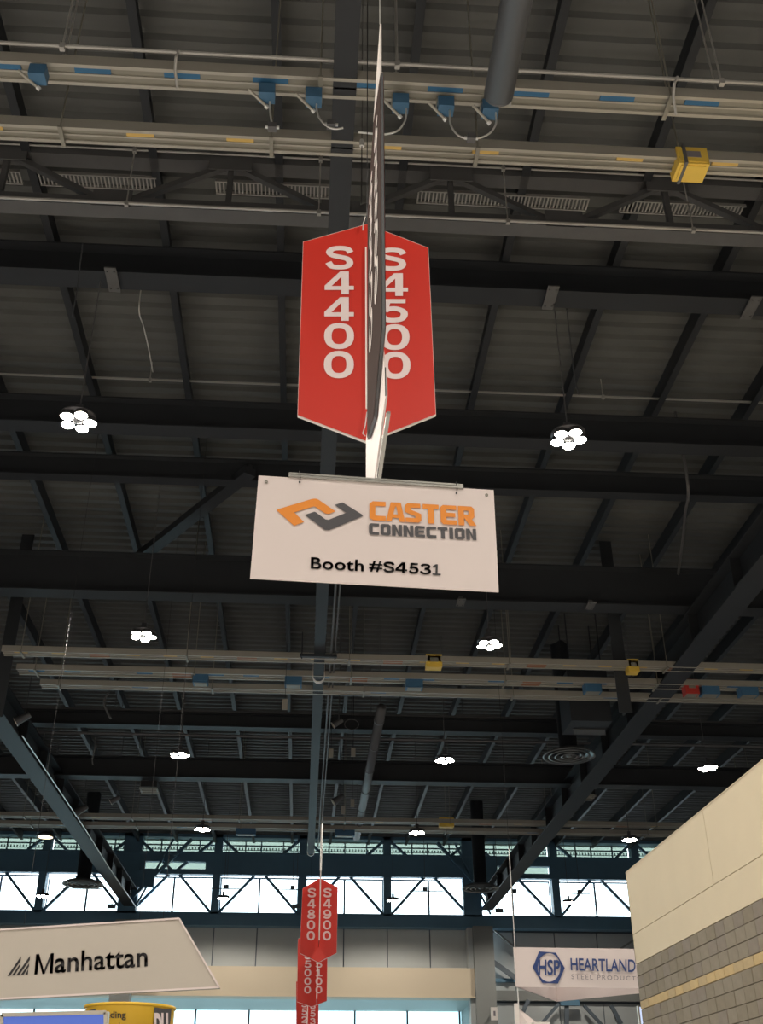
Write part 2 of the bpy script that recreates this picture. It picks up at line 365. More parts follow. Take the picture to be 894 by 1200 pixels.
# ------------------------------------------------------------------ the near transverse truss
YT = 12.7
t = thing('roof_truss', 'open steel roof truss with slanting webs crossing above the red aisle sign', 'truss', (0, YT, 13.3))
zb = 13.42; zt = 14.55
MB().box(-16, 16, YT - .14, YT + .14, zb - .10, zb + .10).build('bottom_chord', 'truss_steel_glow', t)
MB().box(-16, 16, YT - .14, YT + .14, zt - .10, zt + .10).build('top_chord', 'truss_steel_glow', t)
xb = [at_y(u, v, YT).x for u, v in ((132, 246), (392, 258), (660, 273))]
stp = (xb[2] - xb[0]) / 4
xs0 = xb[0] - 2 * stp * 3
for k in range(18):
    x = xs0 + k * stp
    bot = k % 2 == 0
    a = (x, YT, zb if bot else zt); b = (x + stp, YT, zt if bot else zb)
    MB().bar(a, b, .10, .10, (0, 1, 0)).build('web_brace', 'truss_steel_glow', t)
    if bot:
        MB().box(x - .32, x + .32, YT - .16, YT - .14, zb - .14, zb + .24).build('gusset_plate', 'truss_steel_glow', t)
    else:
        MB().box(x - .36, x + .36, YT - .16, YT - .14, zt - .30, zt + .14).build('gusset_plate', 'truss_steel_glow', t)
        MB().bar((x, YT, zt), (x, YT, zb), .09, .09, (0, 1, 0)).build('post', 'truss_steel_glow', t)
# pale conduit pipes crossing the hall
def pipe(y, z, r, label, x0=-20, x1=20, m='conduit', gaps=None, hang=4.0):
    t = thing('conduit_pipe', label, 'pipe', (0, y, z))
    MB().cyl((x0, y, z), (x1, y, z), r, 8).build('pipe', m, t)
    mb = MB(); x = x0 + 1.3
    while x < x1: mb.cyl((x, y, z), (x, y, ZR + .095), .012, 5); mb.box(x - .03, x + .03, y - .03, y + .03, z - .06, z + .03); x += hang
    mb.build('hanger', m, t, kind='stuff'); return t
pipe(YT - .25, 13.26, .028, 'thin pale conduit along the bottom of the near roof truss', hang=3.1)
pipe(YT - .25, 14.50, .018, 'thin pale conduit along the top of the near roof truss', hang=3.1)
pipe(y_of(455, 14.55), 14.55, .026, 'long thin white conduit crossing above the two nearest lamps', hang=5)
pipe(y_of(866, 12.6), 12.6, .05, 'grey sprinkler pipe crossing above the third row of lamps', m='gray_duct', hang=6)
pipe(y_of(838, 13), 13.0, .04, 'faint grey sprinkler pipe crossing just beyond the power rails', m='gray_duct', hang=6)
# ladder tray with rungs behind the truss
for yy, zz, lb, sp in ((13.1, 14.45, 'pale ladder cable tray seen through the near roof truss', [(-6.2, -5.2), (-4.9, -2.9), (-1.9, .2), (1.6, 4.6), (5.2, 7.4)]), (12.98, 14.9, 'narrow pale ladder cable tray above the top of the near roof truss', [(-9, -3.2), (-1.6, .1), (2.2, 8.5)])):
    t = thing('cable_tray', lb, 'cable tray', (0, yy, zz))
    for a, b in sp:
        wd = .26 if zz < 14.6 else .08
        MB().box(a, b, yy - wd / 2 - .01, yy - wd / 2 + .01, zz - .03, zz + .03).build('side_rail', 'conduit', t)
        MB().box(a, b, yy + wd / 2 - .01, yy + wd / 2 + .01, zz - .03, zz + .03).build('side_rail', 'conduit', t)
        m = MB(); x = a
        while x < b: m.box(x, x + .022, yy - wd / 2, yy + wd / 2, zz - .012, zz + .012); x += .065
        m.build('rung', 'conduit', t, kind='stuff')

# ------------------------------------------------------------------ power rails (busways)
def busway(y, z, wd, x0, x1, label, kinds, step, edge=True, hang=4.2):
    t = thing('power_rail', label, 'power rail', (0, y, z))
    MB().box(x0, x1, y - wd / 2, y + wd / 2, z + .02, z + .14).build('channel', 'rail', t)
    for s in (-1, 1): MB().box(x0, x1, y + s * wd / 2 - .022, y + s * wd / 2 + .022, z - .01, z + .15).build('side_flange', 'rail_edge', t)
    MB().box(x0, x1, y - .012, y + .012, z, z + .03).build('centre_rib', 'rail_edge', t)
    x = x0 + .3; i = 0
    while x < x1 - .6:
        k = kinds[i % len(kinds)]
        if k:
            L = {'yellow_label': .34, 'blue_label': .42, 'orange_label': .5}[k]
            MB().box(x, x + L, y - wd * .46, y - wd * .08 if k != 'orange_label' else y + wd * .46, z + .002, z + .02).build('sticker', k, t)
        x += step; i += 1
    m = MB(); x = x0 + .5
    while x < x1: m.cyl((x, y - wd * .6, z), (x, y - wd * .6, ZR + .095), .012, 5); m.box(x - .025, x + .025, y - wd * .75, y + wd * .75, z - .05, z - .02); x += hang
    m.build('hanger', 'rail', t, kind='stuff'); return t
Y1 = y_of(106, 11.0)
busway(Y1, 11.0, .24, -9, 9, 'nearest pale power rail with blue stickers crossing at the top', [None, 'blue_label'], .52)
Y2 = y_of(176, 11.0)
busway(Y2, 11.0, .20, -9, 9, 'yellow-stickered power rail crossing just above the red aisle sign', ['yellow_label', None, 'yellow_label', None, None], .62, hang=2.6)
Y3, Y4, Y5 = y_of(776, 11), y_of(797, 11), y_of(813, 11)
xl = at_z(6, 770, 11).x
busway(Y3, 11.0, .28, xl, 18, 'upper yellow-stickered rail of the three parallel power rails', ['yellow_label', 'yellow_label', 'orange_label', 'yellow_label'], .95)
busway(Y4, 11.0, .36, xl + .1, 18, 'middle blue-stickered rail of the three parallel power rails', ['blue_label', 'blue_label', None, 'blue_label', 'orange_label'], .95)
busway(Y5, 11.0, .26, xl + .5, 18, 'lower plain rail of the three parallel power rails', [None, None, 'blue_label', None, None, None], 1.1)
busway(y_of(964, 11.2), 11.2, .3, -20, 20, 'far upper power rail above the end windows', ['yellow_label', None, None, 'orange_label'], 1.4)
busway(y_of(974, 11.2), 11.2, .4, -20, 20, 'far lower power rail just above the end windows', ['blue_label', None, None], 1.6)
pipe(y_of(74, 11.15), 11.15, .024, 'upper of two thin pale conduits crossing at the very top', hang=3.9)
pipe(y_of(88, 11.15), 11.15, .02, 'lower of two thin pale conduits crossing at the very top', hang=3.9)
# bent brackets linking conduits and rail
for u, lb in ((208, 'bent pale strap linking the top conduits to the nearest rail, left of centre'), (598, 'bent pale strap linking the top conduits to the nearest rail, right of centre'), (792, 'bent pale strap linking the top conduits to the nearest rail, far right')):
    dv = (u - 447) * .052
    pts = [at_z(u + 2, 72 + dv, 11.1), at_z(u - 2, 80 + dv, 11.0), at_z(u - 3, 95 + dv, 10.92), at_z(u, 116 + dv, 10.9)]
    MB().tube(pts, .018, 6).build('rail_strap', 'conduit', None, lb, 'strap')

# blue tap boxes hanging from the nearest rail, with cables
def tap_box(u, v, label, grp='blue tap boxes on the nearest power rail'):
    c = at_z(u, v, 10.78)
    t = thing('tap_box', label, 'electrical box', c, grp)
    MB().box(c.x - .08, c.x + .11, c.y - .07, c.y + .09, c.z, c.z + .17).build('body', 'blue_box', t)
    MB().box(c.x - .09, c.x + .0, c.y - .02, c.y + .14, c.z + .165, c.z + .22).build('mount', 'rail', t)
    MB().cyl((c.x - .20, c.y - .06, c.z + .05), (c.x + .0, c.y + .09, c.z - .03), .018, 8).build('handle', 'rail_edge', t)
    m = MB(); m.cyl((c.x + .0, c.y + .09, c.z - .03), (c.x + .03, c.y + .11, c.z - .05), .026, 8); m.build('plug', 'wire', t)
    return c
boxes = []
for u, v, lb in ((83, 98, 'blue tap box with pale handle hanging at the upper left'), (311, 114, 'blue tap box left of the centre girder, farther one'), (366, 119, 'blue tap box just left of the centre girder'),
                 (468, 126, 'blue tap box just right of the centre girder'), (521, 129, 'middle blue tap box right of the centre girder'), (573, 133, 'blue tap box beneath the end of the thick dark pipe')):
    if u == 83: u, v = 42, 92
    boxes.append(tap_box(u, v, lb))
def cable(pts, r, label, m='wire', name='hanging_cable'):
    # smooth curve through pts
    P = [Vector(p) for p in pts]; out = []
    for i in range(len(P) - 1):
        p0 = P[max(i - 1, 0)]; p1 = P[i]; p2 = P[i + 1]; p3 = P[min(i + 2, len(P) - 1)]
        for k in range(6):
            s = k / 6; out.append(.5 * ((2 * p1) + (p2 - p0) * s + (2 * p0 - 5 * p1 + 4 * p2 - p3) * s * s + (3 * p1 - p0 - 3 * p2 + p3) * s ** 3))
    out.append(P[-1]); return MB().tube(out, r, 6).build(name, m, None, label, 'cable')
yc = boxes[3].y
cable([at_y(u, v, yc) for u, v in ((371, 122), (371, 128), (374, 138), (382, 147), (392, 151), (402, 150))], .012, 'pale cable drooping from the tap box left of the centre girder')
cable([at_y(u, v, yc) for u, v in ((476, 127), (476, 132), (474, 143), (466, 153), (454, 157), (442, 157), (420, 155))], .012, 'pale cable drooping behind the thin edge-on sign')
cable([at_y(u, v, yc) for u, v in ((527, 129), (527, 134), (528, 146), (535, 157), (545, 162), (552, 162))], .012, 'left half of the pale cable loop right of the thin sign')
cable([at_y(u, v, yc) for u, v in ((553, 162), (564, 161), (575, 155), (581, 145), (581, 136), (581, 131))], .012, 'right half of the pale cable loop right of the thin sign')
cable([at_y(u, v, yc) for u, v in ((316, 119), (316, 124), (317, 136), (319, 146))], .012, 'short pale cable hanging from the farther left tap box')
for u, v, lb in ((552, 162, 'small grey connector at the bottom of the cable loop'), (319, 149, 'small grey plug on the end of the short hanging cable'), (388, 146, 'small grey connector beside the centre girder')):
    c = at_y(u, v, yc); t = thing('cable_connector', lb, 'connector', c)
    MB().box(c.x - .05, c.x + .05, c.y - .04, c.y + .04, c.z - .04, c.z + .04).build('body', 'gray_duct', t); MB().cyl((c.x - .08, c.y, c.z), (c.x + .08, c.y, c.z), .02, 8).build('gland', 'wire', t)
# lamp-holder like white plug hanging left of the edge-on sign
c = at_y(424, 168, 8.6); t = thing('hanging_plug', 'small white plug on a cord left of the thin sign', 'plug', c)
MB().cyl((c.x, c.y, c.z - .05), (c.x, c.y, c.z + .05), .028, 8).build('body', 'wire', t)
MB().cyl((c.x, c.y, c.z + .05), (c.x, c.y, ZR + .095), .004, 5).build('cord', 'black', t); MB().cyl((c.x, c.y, c.z - 1.0), (c.x, c.y, c.z - .05), .006, 5).build('cord', 'black', t)

# boxes on rails (yellow / blue / red)
RAILS = [Y2, Y3, Y4, Y5, y_of(964, 11.2), y_of(974, 11.2)]
def rail_box(name, u, v, z, w, d, h, m, label, face=None):
    c = at_z(u, v, z); w_ = v - (u - 447) * .024; ry = Y2 if v < 300 else (Y3 if w_ < 787 else Y4) if v < 900 else RAILS[4 if v < 972 else 5]; z = (11.06 if ry > 40 else 10.86) - (.10 if m in ('blue_box', 'red_box') else 0); h += .08 if m in ('blue_box', 'red_box') else 0; c = at_y(u, v, ry); c.z = z; t = thing(name, label, 'electrical box', c)
    MB().box(c.x - w / 2, c.x + w / 2, c.y - d / 2, c.y + d / 2, c.z, c.z + h).build('body', m, t)
    MB().box(c.x - w * .42, c.x + w * .42, c.y - d / 2 - .012, c.y - d / 2, c.z + h * .1, c.z + h * .9).build('cover', m, t)
    if face: MB().box(c.x - w * .25, c.x + w * .25, c.y - d / 2 - .018, c.y - d / 2 - .012, c.z + h * .35, c.z + h * .7).build('nameplate', face, t)
    MB().box(c.x - w * .4, c.x + w * .4, c.y - d * .4, c.y + d * .4, c.z - .015, c.z).build('lip', 'rail' if m != 'yellow_box' else m, t)
    return t, c
t, c = rail_box('tap_switch', 806, 187, 10.85, .40, .30, .30, 'yellow_box', 'large yellow switch box on the second power rail at upper right', 'ink_gray')
MB().box(c.x - .13, c.x - .09, c.y - .18, c.y + .17, c.z - .02, c.z + .32).build('strap', 'gray_duct', t)
for u, v, w, m, lb in ((508, 778, .42, 'yellow_box', 'yellow box on the upper parallel rail right of the centre girder'), (741, 785, .30, 'yellow_box', 'small yellow box on the upper parallel rail at right'),
                       (344, 793, .46, 'blue_box', 'blue box on the middle rail just left of the centre girder'), (485, 797, .46, 'blue_box', 'blue box on the middle rail right of the centre girder'),
                       (693, 800, .46, 'blue_box', 'blue box on the middle rail left of the big right girder'), (235, 800, .4, 'blue_box', 'blue box slung low on the middle rail at left'),
                       (830, 805, .5, 'blue_box', 'blue box beside the small red box on the middle rail'), (875, 806, .5, 'blue_box', 'rightmost blue box on the middle rail'), (808, 802, .38, 'red_box', 'small red box on the middle rail at right'),
                       (288, 980, .8, 'blue_box', 'dark blue box on the far lower rail left of the red sign'), (404, 978, .8, 'blue_box', 'dark blue box on the far lower rail right of the red sign'), (523, 968, .6, 'yellow_box', 'yellow box on the far upper rail above the end windows')):
    rail_box('tap_switch', u, v, 10.8, w, .3, .34, m, lb, 'rail' if m != 'blue_box' else None)

# thick dark pipe ending over the tap box, and pale duct along the hall
a = at_z(584, 112, 10.3)
t = thing('hanging_duct', 'thick dark round pipe ending above the nearest power rail', 'pipe', a)
MB().cyl((a.x, 2.0, 10.3), (a.x, a.y, 10.3), .165, 20).build('pipe', 'gray_duct', t, smooth=True)
m = MB()
for k in range(5):
    r0 = .165 * math.cos(k * math.pi / 10); r1 = .165 * math.cos((k + 1) * math.pi / 10)
    m.cyl((a.x, a.y + .08 * math.sin(k * math.pi / 10), 10.3), (a.x, a.y + .08 * math.sin((k + 1) * math.pi / 10), 10.3), r0, 20, max(r1, .001))
m.build('end_cap', 'gray_duct', t, smooth=True)
p = at_z(447, 830, 11.45); q = at_z(417, 982, 11.45)
t = thing('round_duct', 'long grey round duct running away right of the centre girder', 'duct', p)
MB().cyl((p.x, p.y, 11.45), (p.x, q.y, 11.45), .15, 14).build('duct', 'gray_duct', t, smooth=True)
m = MB(); yy = p.y + 1
while yy < q.y: m.cyl((p.x, yy, 11.45), (p.x, yy + .06, 11.45), .17, 14); yy += 2.5
m.build('joint_band', 'gray_duct', t, kind='stuff')
m = MB(); [m.cyl((p.x, y_, 11.6), (p.x, y_, ZR + .095), .012, 5) for y_ in (p.y + .6, p.y + 5.2, q.y - .5)]; m.build('hanger', 'gray_duct', t, kind='stuff')

# loose cables
cable([at_z(806, 568, 13) + Vector((0, 0, 2.03))] + [at_z(u, v, 13) for u, v in ((806, 568), (803, 600), (801, 625), (797, 655), (793, 684))], .035, 'pale cable hanging high in the roof right of the booth sign', 'gray_duct')
cable([at_z(163, 358, 13.6) + Vector((0, 0, 1.43))] + [at_z(u, v, 13.6) for u, v in ((163, 358), (168, 382), (174, 408), (179, 436))], .012, 'thin white cable high in the roof above the nearest left lamp')
cable([at_y(u, v, 32) for u, v in ((112, 864), (111, 878), (108, 890), (109, 896))], .02, 'short dark cable hanging between the power rails and the third lamp row', 'gray_duct')
cable([at_y(u, v, 28.5) for u, v in ((128, 810), (122, 822), (126, 835), (130, 842))], .03, 'dark looped cable under the left end of the power rails', 'gray_duct')
cable([at_x(u, v, -8.9) for u, v in ((26, 862), (60, 912), (100, 972), (130, 1020), (165, 1072))], .02, 'thin pale cable strung along the big left girder', 'wire')
cable([at_z(u, v, 12.9) for u, v in ((97, 285), (94, 310), (90, 340), (85, 372))], .012, 'dark thin cable hanging above the nearest left lamp', 'black')
cable([at_z(u, v, 12.9) for u, v in ((664, 362), (668, 400), (673, 440), (678, 462))], .014, 'dark thin cable hanging above the nearest right lamp', 'black')

# ------------------------------------------------------------------ high bay lamps
def make_lamp(x, y, z, label, m_lens='lens'):
    t = thing('high_bay_lamp', label, 'lamp', (x, y, z), 'high bay lamps under the roof')
    MB().lathe((x, y, z), [(.001, .10), (.10, .10), (.11, .02), (.05, 0), (.001, 0)], 16).build('hub', 'lamp_house', t, smooth=True)
    MB().lathe((x, y, z), [(.15, .09), (.30, .09), (.30, .12), (.15, .12), (.15, .09)], 24).build('ring', 'lamp_house', t, smooth=True)
    for k in range(5):
        a = 2 * math.pi * k / 5 + .3; cx, cy = x + .205 * math.cos(a), y + .205 * math.sin(a)
        h = MB().lathe((cx, cy, z), [(.001, .14), (.08, .13), (.115, .04), (.11, .0)], 14).build('pod', 'lamp_house', t, smooth=True)
        MB().lathe((cx, cy, z), [(.108, .004), (.085, -.018), (.04, -.028), (.001, -.03)], 14).build('lens', m_lens, h, smooth=True)
    MB().cyl((x, y, z + .1), (x, y, ZR + .095), .012, 6).build('rod', 'gray_duct', t)
    MB().box(x - .06, x + .06, y - .04, y + .04, z + .16, z + .34).build('driver_box', 'lamp_house', t)
    return t
def lamp_light(x, y, z, parent):
    L = bpy.data.lights.new('lamp_light', 'SPOT'); L.energy = LAMP_W; L.spot_size = R(160); L.spot_blend = .3; L.shadow_soft_size = .25; L.color = (1.0, .91, .79)
    o = bpy.data.objects.new('lamp_light', L); COL.objects.link(o); o.parent = parent; o.location = (0, 0, -.06)
    return o
LX = {-21.2: 'outer left', -12.45: 'far left', -4.05: 'left', 4.3: 'right', 12.9: 'far right', 21.4: 'outer right'}
rows = {14.8: 'nearest lamp row', 23.45: 'second lamp row, behind the booth sign', 32.4: 'third lamp row, beyond the power rails', 41.4: 'fourth lamp row, just above the end windows', 54.7: 'last lamp row, in front of the end windows',
        6.2: 'lamp row over the nearest power rail', -2.8: 'lamp row overhead', -11.5: 'lamp row behind', -20.5: 'back lamp row'}
inview = {(-4.05, 14.8): 'lit five-pod lamp in the nearest row, left of the red aisle sign', (4.3, 14.8): 'lit five-pod lamp in the nearest row, right of the red aisle sign',
          (-4.05, 23.45): 'lit five-pod lamp behind the lower left of the booth sign', (4.3, 23.45): 'lit five-pod lamp under the lower right of the booth sign',
          (-4.05, 32.4): 'lit lamp in the third row, left of the centre girder', (4.3, 32.4): 'lit lamp in the third row, right of the centre girder', (12.9, 32.7): 'lit lamp above the beige wall top at right',
          (-4.05, 41.4): 'small lit lamp over the end windows, left of the centre girder', (4.3, 41.4): 'small lit lamp over the end windows, right of the centre girder', (12.9, 42.0): 'small lit lamp beside the top corner of the beige wall',
          (-4.05, 54.7): 'far lamp before the second dark window post left of the red sign', (4.4, 54.7): 'far lamp before the dark window post right of the red sign', (13.3, 54.7): 'far lamp before the window beside the beige wall', (-12.9, 54.7): 'far lamp before the leftmost window'}
first = None
for (x, y), lb in inview.items():
    if first is None: first = make_lamp(x, y, 10.6, lb); o = first; 
    else:
        o = copy_tree(first); o.location = (x, y, 10.6 + EYE); o['label'] = lb
    lights = (o, x, y)
    o.rotation_euler.z = random.uniform(-.3, .3)
for (x, y), lb in list(inview.items()): pass
lamps = [o for o in list(COL.objects) if o.name.startswith('high_bay_lamp')]
for y in (6.2, -2.8, -11.5, -20.5):
    for x in (-21.2, -12.45, -4.05, 4.3, 12.9, 21.4):
        o = copy_tree(first); o.location = (x, y, 10.6 + EYE); o['label'] = 'lit %s lamp of the %s' % (LX[x], rows[y]); lamps.append(o)
for x, y in ((-21.2, 14.8), (-12.45, 14.8), (12.9, 14.8), (21.4, 14.8), (-12.45, 23.45), (12.9, 23.45), (-12.45, 32.4), (21.4, 32.4)):
    o = copy_tree(first); o.location = (x, y, 10.6 + EYE); o['label'] = 'lit %s lamp of the %s' % (LX[x], rows[y]); lamps.append(o)
for o in lamps:
    lamp_light(0, 0, 0, o)
    if abs(o.location.y - 14.8) < .1:                 # these hang from the beam, not from the deck
        for ch in o.children:
            if ch.name.startswith('rod'): ch.scale.z = .728

# small spotlights, cameras and tags under the roof
def spotlet(u, v, z, label, s=.16, m='silver'):
    c = at_z(u, v, z); t = thing('small_spotlight', label, 'spotlight', c)
    MB().cyl((c.x - s * .8, c.y, c.z), (c.x + s * .5, c.y, c.z + s * .8), s * .45, 12, s * .3).build('can', m, t)
    MB().cyl((c.x - s * .86, c.y, c.z - s * .04), (c.x - s * .8, c.y, c.z), s * .5, 12).build('rim', 'silver', t)
    MB().cyl((c.x, c.y, c.z + s * .3), (c.x, c.y, ZR + .095), .015, 6).build('stem', 'gray_duct', t)
    MB().bar((c.x, c.y, c.z + 1.0), (c.x + .4, c.y, c.z + 1.0), .04, .04).build('arm', 'gray_duct', t)
spotlet(397, 850, 11.2, 'small grey spotlight right of the centre girder below the rails', .22, 'gray_duct')
spotlet(28, 846, 11.2, 'pale angled spotlight beside the left girder', .3, 'gray_duct')
spotlet(96, 953, 11.2, 'pale angled spotlight against the left girder', .35, 'gray_duct')
spotlet(136, 940, 11.2, 'small spotlight right of the left girder above the windows', .25, 'gray_duct')
spotlet(748, 858, 11.2, 'pale angled spotlight on the right girder', .25, 'gray_duct')
spotlet(398, 940, 11.2, 'small hooked spotlight above the far power rails', .3, 'gray_duct')
c = at_z(53, 981, 11.0); t = thing('small_spotlight', 'small amber lit spotlight left of the left girder above the windows', 'spotlight', c)
MB().lathe(c, [(.001, .0), (.34, .0), (.30, .12), (.05, .25), (.001, .25)], 20).build('can', 'lamp_house', t, smooth=True); MB().lathe(c, [(.001, -.03), (.30, -.01), (.30, .0)], 20).build('lens', 'lens_dim', t, smooth=True)
MB().cyl((c.x, c.y, c.z + .25), (c.x, c.y, ZR + .095), .015, 6).build('stem', 'gray_duct', t)
c = at_z(412, 849, 11.3); t = thing('ring_loop', 'thin pale ring hanging beside the small grey spotlight', 'ring', c)
m = MB(); m.tube([(c.x + .22 * math.cos(a * .5236), c.y, c.z + .17 * math.sin(a * .5236)) for a in range(12)] + [(c.x + .22, c.y, c.z)], .015, 5); m.build('loop', 'gray_duct', t)
MB().cyl((c.x, c.y, c.z + .17), (c.x, c.y, ZR + .095), .008, 5).build('cord', 'black', t)
for u, v, y, lb in ((388, 878, 33, 'left one of two short white tags hanging over the third lamp row'), (414, 877, 33, 'right one of two short white tags hanging over the third lamp row'), (413, 937, 38, 'tiny white tag hanging beside the grey round duct'), (402, 945, 38, 'tiny white tag hanging under the small spotlight'), (334, 820, 26.5, 'tiny white tag hanging below the blue box on the rails')):
    c = at_y(u, v, y); t = thing('hanging_tag', lb, 'tag', c)
    MB().box(c.x - .07, c.x + .07, c.y - .01, c.y + .01, c.z - .28, c.z + .02).build('tag', 'rail_edge', t); MB().cyl((c.x, c.y, c.z), (c.x, c.y, ZR + .095), .006, 5).build('string', 'black', t)
# louvre hatches
for u, v, lb in ((175, 927, 'small slatted grille with bright bars at left above the far rails'), (686, 935, 'small slatted grille with bright bars beside the right girder')):
    c = at_z(u, v, 11.4); t = thing('louvre_grille', lb, 'grille', c)
    for s in (-1, 1): MB().box(c.x + s * .3 - .02, c.x + s * .3 + .02, c.y - .3, c.y + .3, c.z, c.z + .05).build('side', 'rail', t)
    for k in range(3): MB().box(c.x - .34, c.x + .34, c.y - .3 + .28 * k, c.y - .26 + .28 * k, c.z - .02, c.z + .05).build('slat', 'rail_edge', t)
    MB().box(c.x - .3, c.x + .3, c.y - .3, c.y + .3, c.z + .08, c.z + .3).build('box', 'black', t)
# ceiling diffusers
def diffuser(c, r, label, drop):
    t = thing('air_diffuser', label, 'air diffuser', c)
    MB().lathe(c, [(r * .92, .03), (r, 0), (r * 1.0, .05), (r * .8, .16)], 40).build('rim', 'diffuser', t, smooth=True)
    for f in (.74, .5, .26): MB().lathe(c, [(r * f, .0), (r * (f + .07), .005), (r * (f - .08), .10)], 32).build('cone', 'diffuser', t, smooth=True)
    MB().lathe(c, [(.001, .01), (r * .1, .01), (r * .12, .08)], 16).build('hub', 'diffuser', t, smooth=True)
    MB().lathe(c, [(r * .8, .16), (r * .35, .3), (r * .35, ZR + .095 - c[2])], 32).build('neck', 'dark_steel', t, smooth=True)
diffuser(at_z(667, 887, 11.0), .85, 'round ringed air diffuser over the right side, near the beige wall', 3.0)
diffuser(at_z(97, 1037, 10.6), .95, 'round dark air diffuser silhouetted on the left end windows', 3.0)
diffuser(at_z(563, 1042, 10.7), .9, 'round dark air diffuser before the column on the right', 3.0)
# unit heater box
c = at_z(690, 858, 11.2)
t = thing('unit_heater', 'dark ceiling heater box with a pale underside beside the right girder', 'heater', c)
MB().box(c.x - .75, c.x + .5, c.y - .9, c.y + .4, c.z + .04, c.z + 1.7).build('case', 'dark_steel', t)
MB().slab([(c.x - .55, c.y - .22, c.z), (c.x + .45, c.y - .22, c.z), (c.x + .6, c.y + .25, c.z), (c.x - .4, c.y + .25, c.z)], (0, 0, .03)).build('bottom_panel', 'plate_steel', t)
mb = MB(); [mb.cyl((c.x + sx, c.y + sy, c.z + 1.7), (c.x + sx, c.y + sy, ZR), .02, 5) for sx in (-.6, .4) for sy in (-.7, .2)]; mb.build('hanger', 'dark_steel', t, kind='stuff')
# dark drop posts around rails
for u0, u1, va, vb, y, lb in ((718, 733, 730, 845, 26.4, 'dark vertical roof post crossing the power rails at right'), (0, 4, 760, 850, 27.0, 'dark vertical roof post at the left end of the power rails')):
    p = at_y((u0 + u1) / 2, va, y); q = at_y((u0 + u1) / 2, vb, y); t = thing('roof_post', lb, 'post', q)
    x = q.x; MB().box(x - .17, x + .17, y - .65, y - .62, q.z, ZR).build('flange', 'dark_steel', t); MB().box(x - .02, x + .02, y - .62, y - .4, q.z, ZR).build('web', 'dark_steel', t)

# ------------------------------------------------------------------ the end wall
XK = [4.48 + 4.66 * k for k in range(-9, 9)]
t = thing('end_truss', 'deep dark steel truss across the end wall with slanting webs over the windows', 'truss', (0, YE, 10.2))
yt = YE - .35
E = 'end_steel_glare'
MB().box(-39.9, 39.9, yt - .3, yt + .3, 10.16, 10.80).build('bottom_chord', E, t)
MB().box(-39.9, 39.9, yt - .42, yt + .3, 10.10, 10.17).build('bottom_flange', E, t)
MB().box(-39.9, 39.9, yt - .3, yt + .3, 14.78, ZR).build('top_chord', E, t)
# middle band with slot openings (px)
slots = [(at_y(a, 1018, yt).x, at_y(b, 1018, yt).x) for a, b in ((170, 241), (582, 592), (613, 643))]
m = MB(); m.box(-39.9, 39.9, yt - .25, yt + .1, 12.76, 13.05); m.box(-39.9, 39.9, yt - .25, yt + .1, 13.45, 13.98); x = -39.9
for a, b in slots: m.box(x, a, yt - .25, yt + .1, 13.05, 13.45); x = b
m.box(x, 39.9, yt - .25, yt + .1, 13.05, 13.45); m.build('middle_band', E, t)
MB().box(-39.9, 39.9, yt - .34, yt - .25, 13.9, 13.98).build('band_flange', E, t); MB().box(-39.9, 39.9, yt - .34, yt - .25, 12.76, 12.84).build('band_flange', E, t)
for x in XK:
    wd = .42 if abs(x - 9.15) > .2 and abs(x + 9.5) > .3 else 1.0
    MB().box(x - wd / 2, x + wd / 2, yt - .3, yt + .3, 10.7, ZR).build('post', E, t)
    if x < 38:
        xm = x + 2.33
        MB().bar((x + .1, yt, 14.85), (xm, yt, 12.9), .14, .17, (0, 1, 0)).build('web_brace', E, t)
        MB().bar((x + 4.56, yt, 14.85), (xm, yt, 12.9), .14, .17, (0, 1, 0)).build('web_brace', E, t)
        MB().bar((xm - .1, yt, 13.0), (x + .1, yt, 10.7), .14, .17, (0, 1, 0)).build('web_brace', E, t)
        MB().bar((xm + .1, yt, 13.0), (x + 4.56, yt, 10.7), .14, .17, (0, 1, 0)).build('web_brace', E, t)
# extra darker clusters round the columns at both girders
for x, s in ((-8.9, 1), (9.85, -1)):
    MB().bar((x + s * 1.6, yt - .5, 14.6), (x - s * .2, yt - .5, 10.8), .1, .12, (0, 1, 0)).build('side_brace', E, t)
    MB().bar((x - s * .3, yt - .5, 11.5), (x + s * 2.6, yt - .5, 14.6), .16, .22, (0, 1, 0)).build('side_brace', E, t)
    MB().box(x - .75, x + .75, yt - .6, yt - .3, 12.0, 12.9).build('bracket_box', E, t)
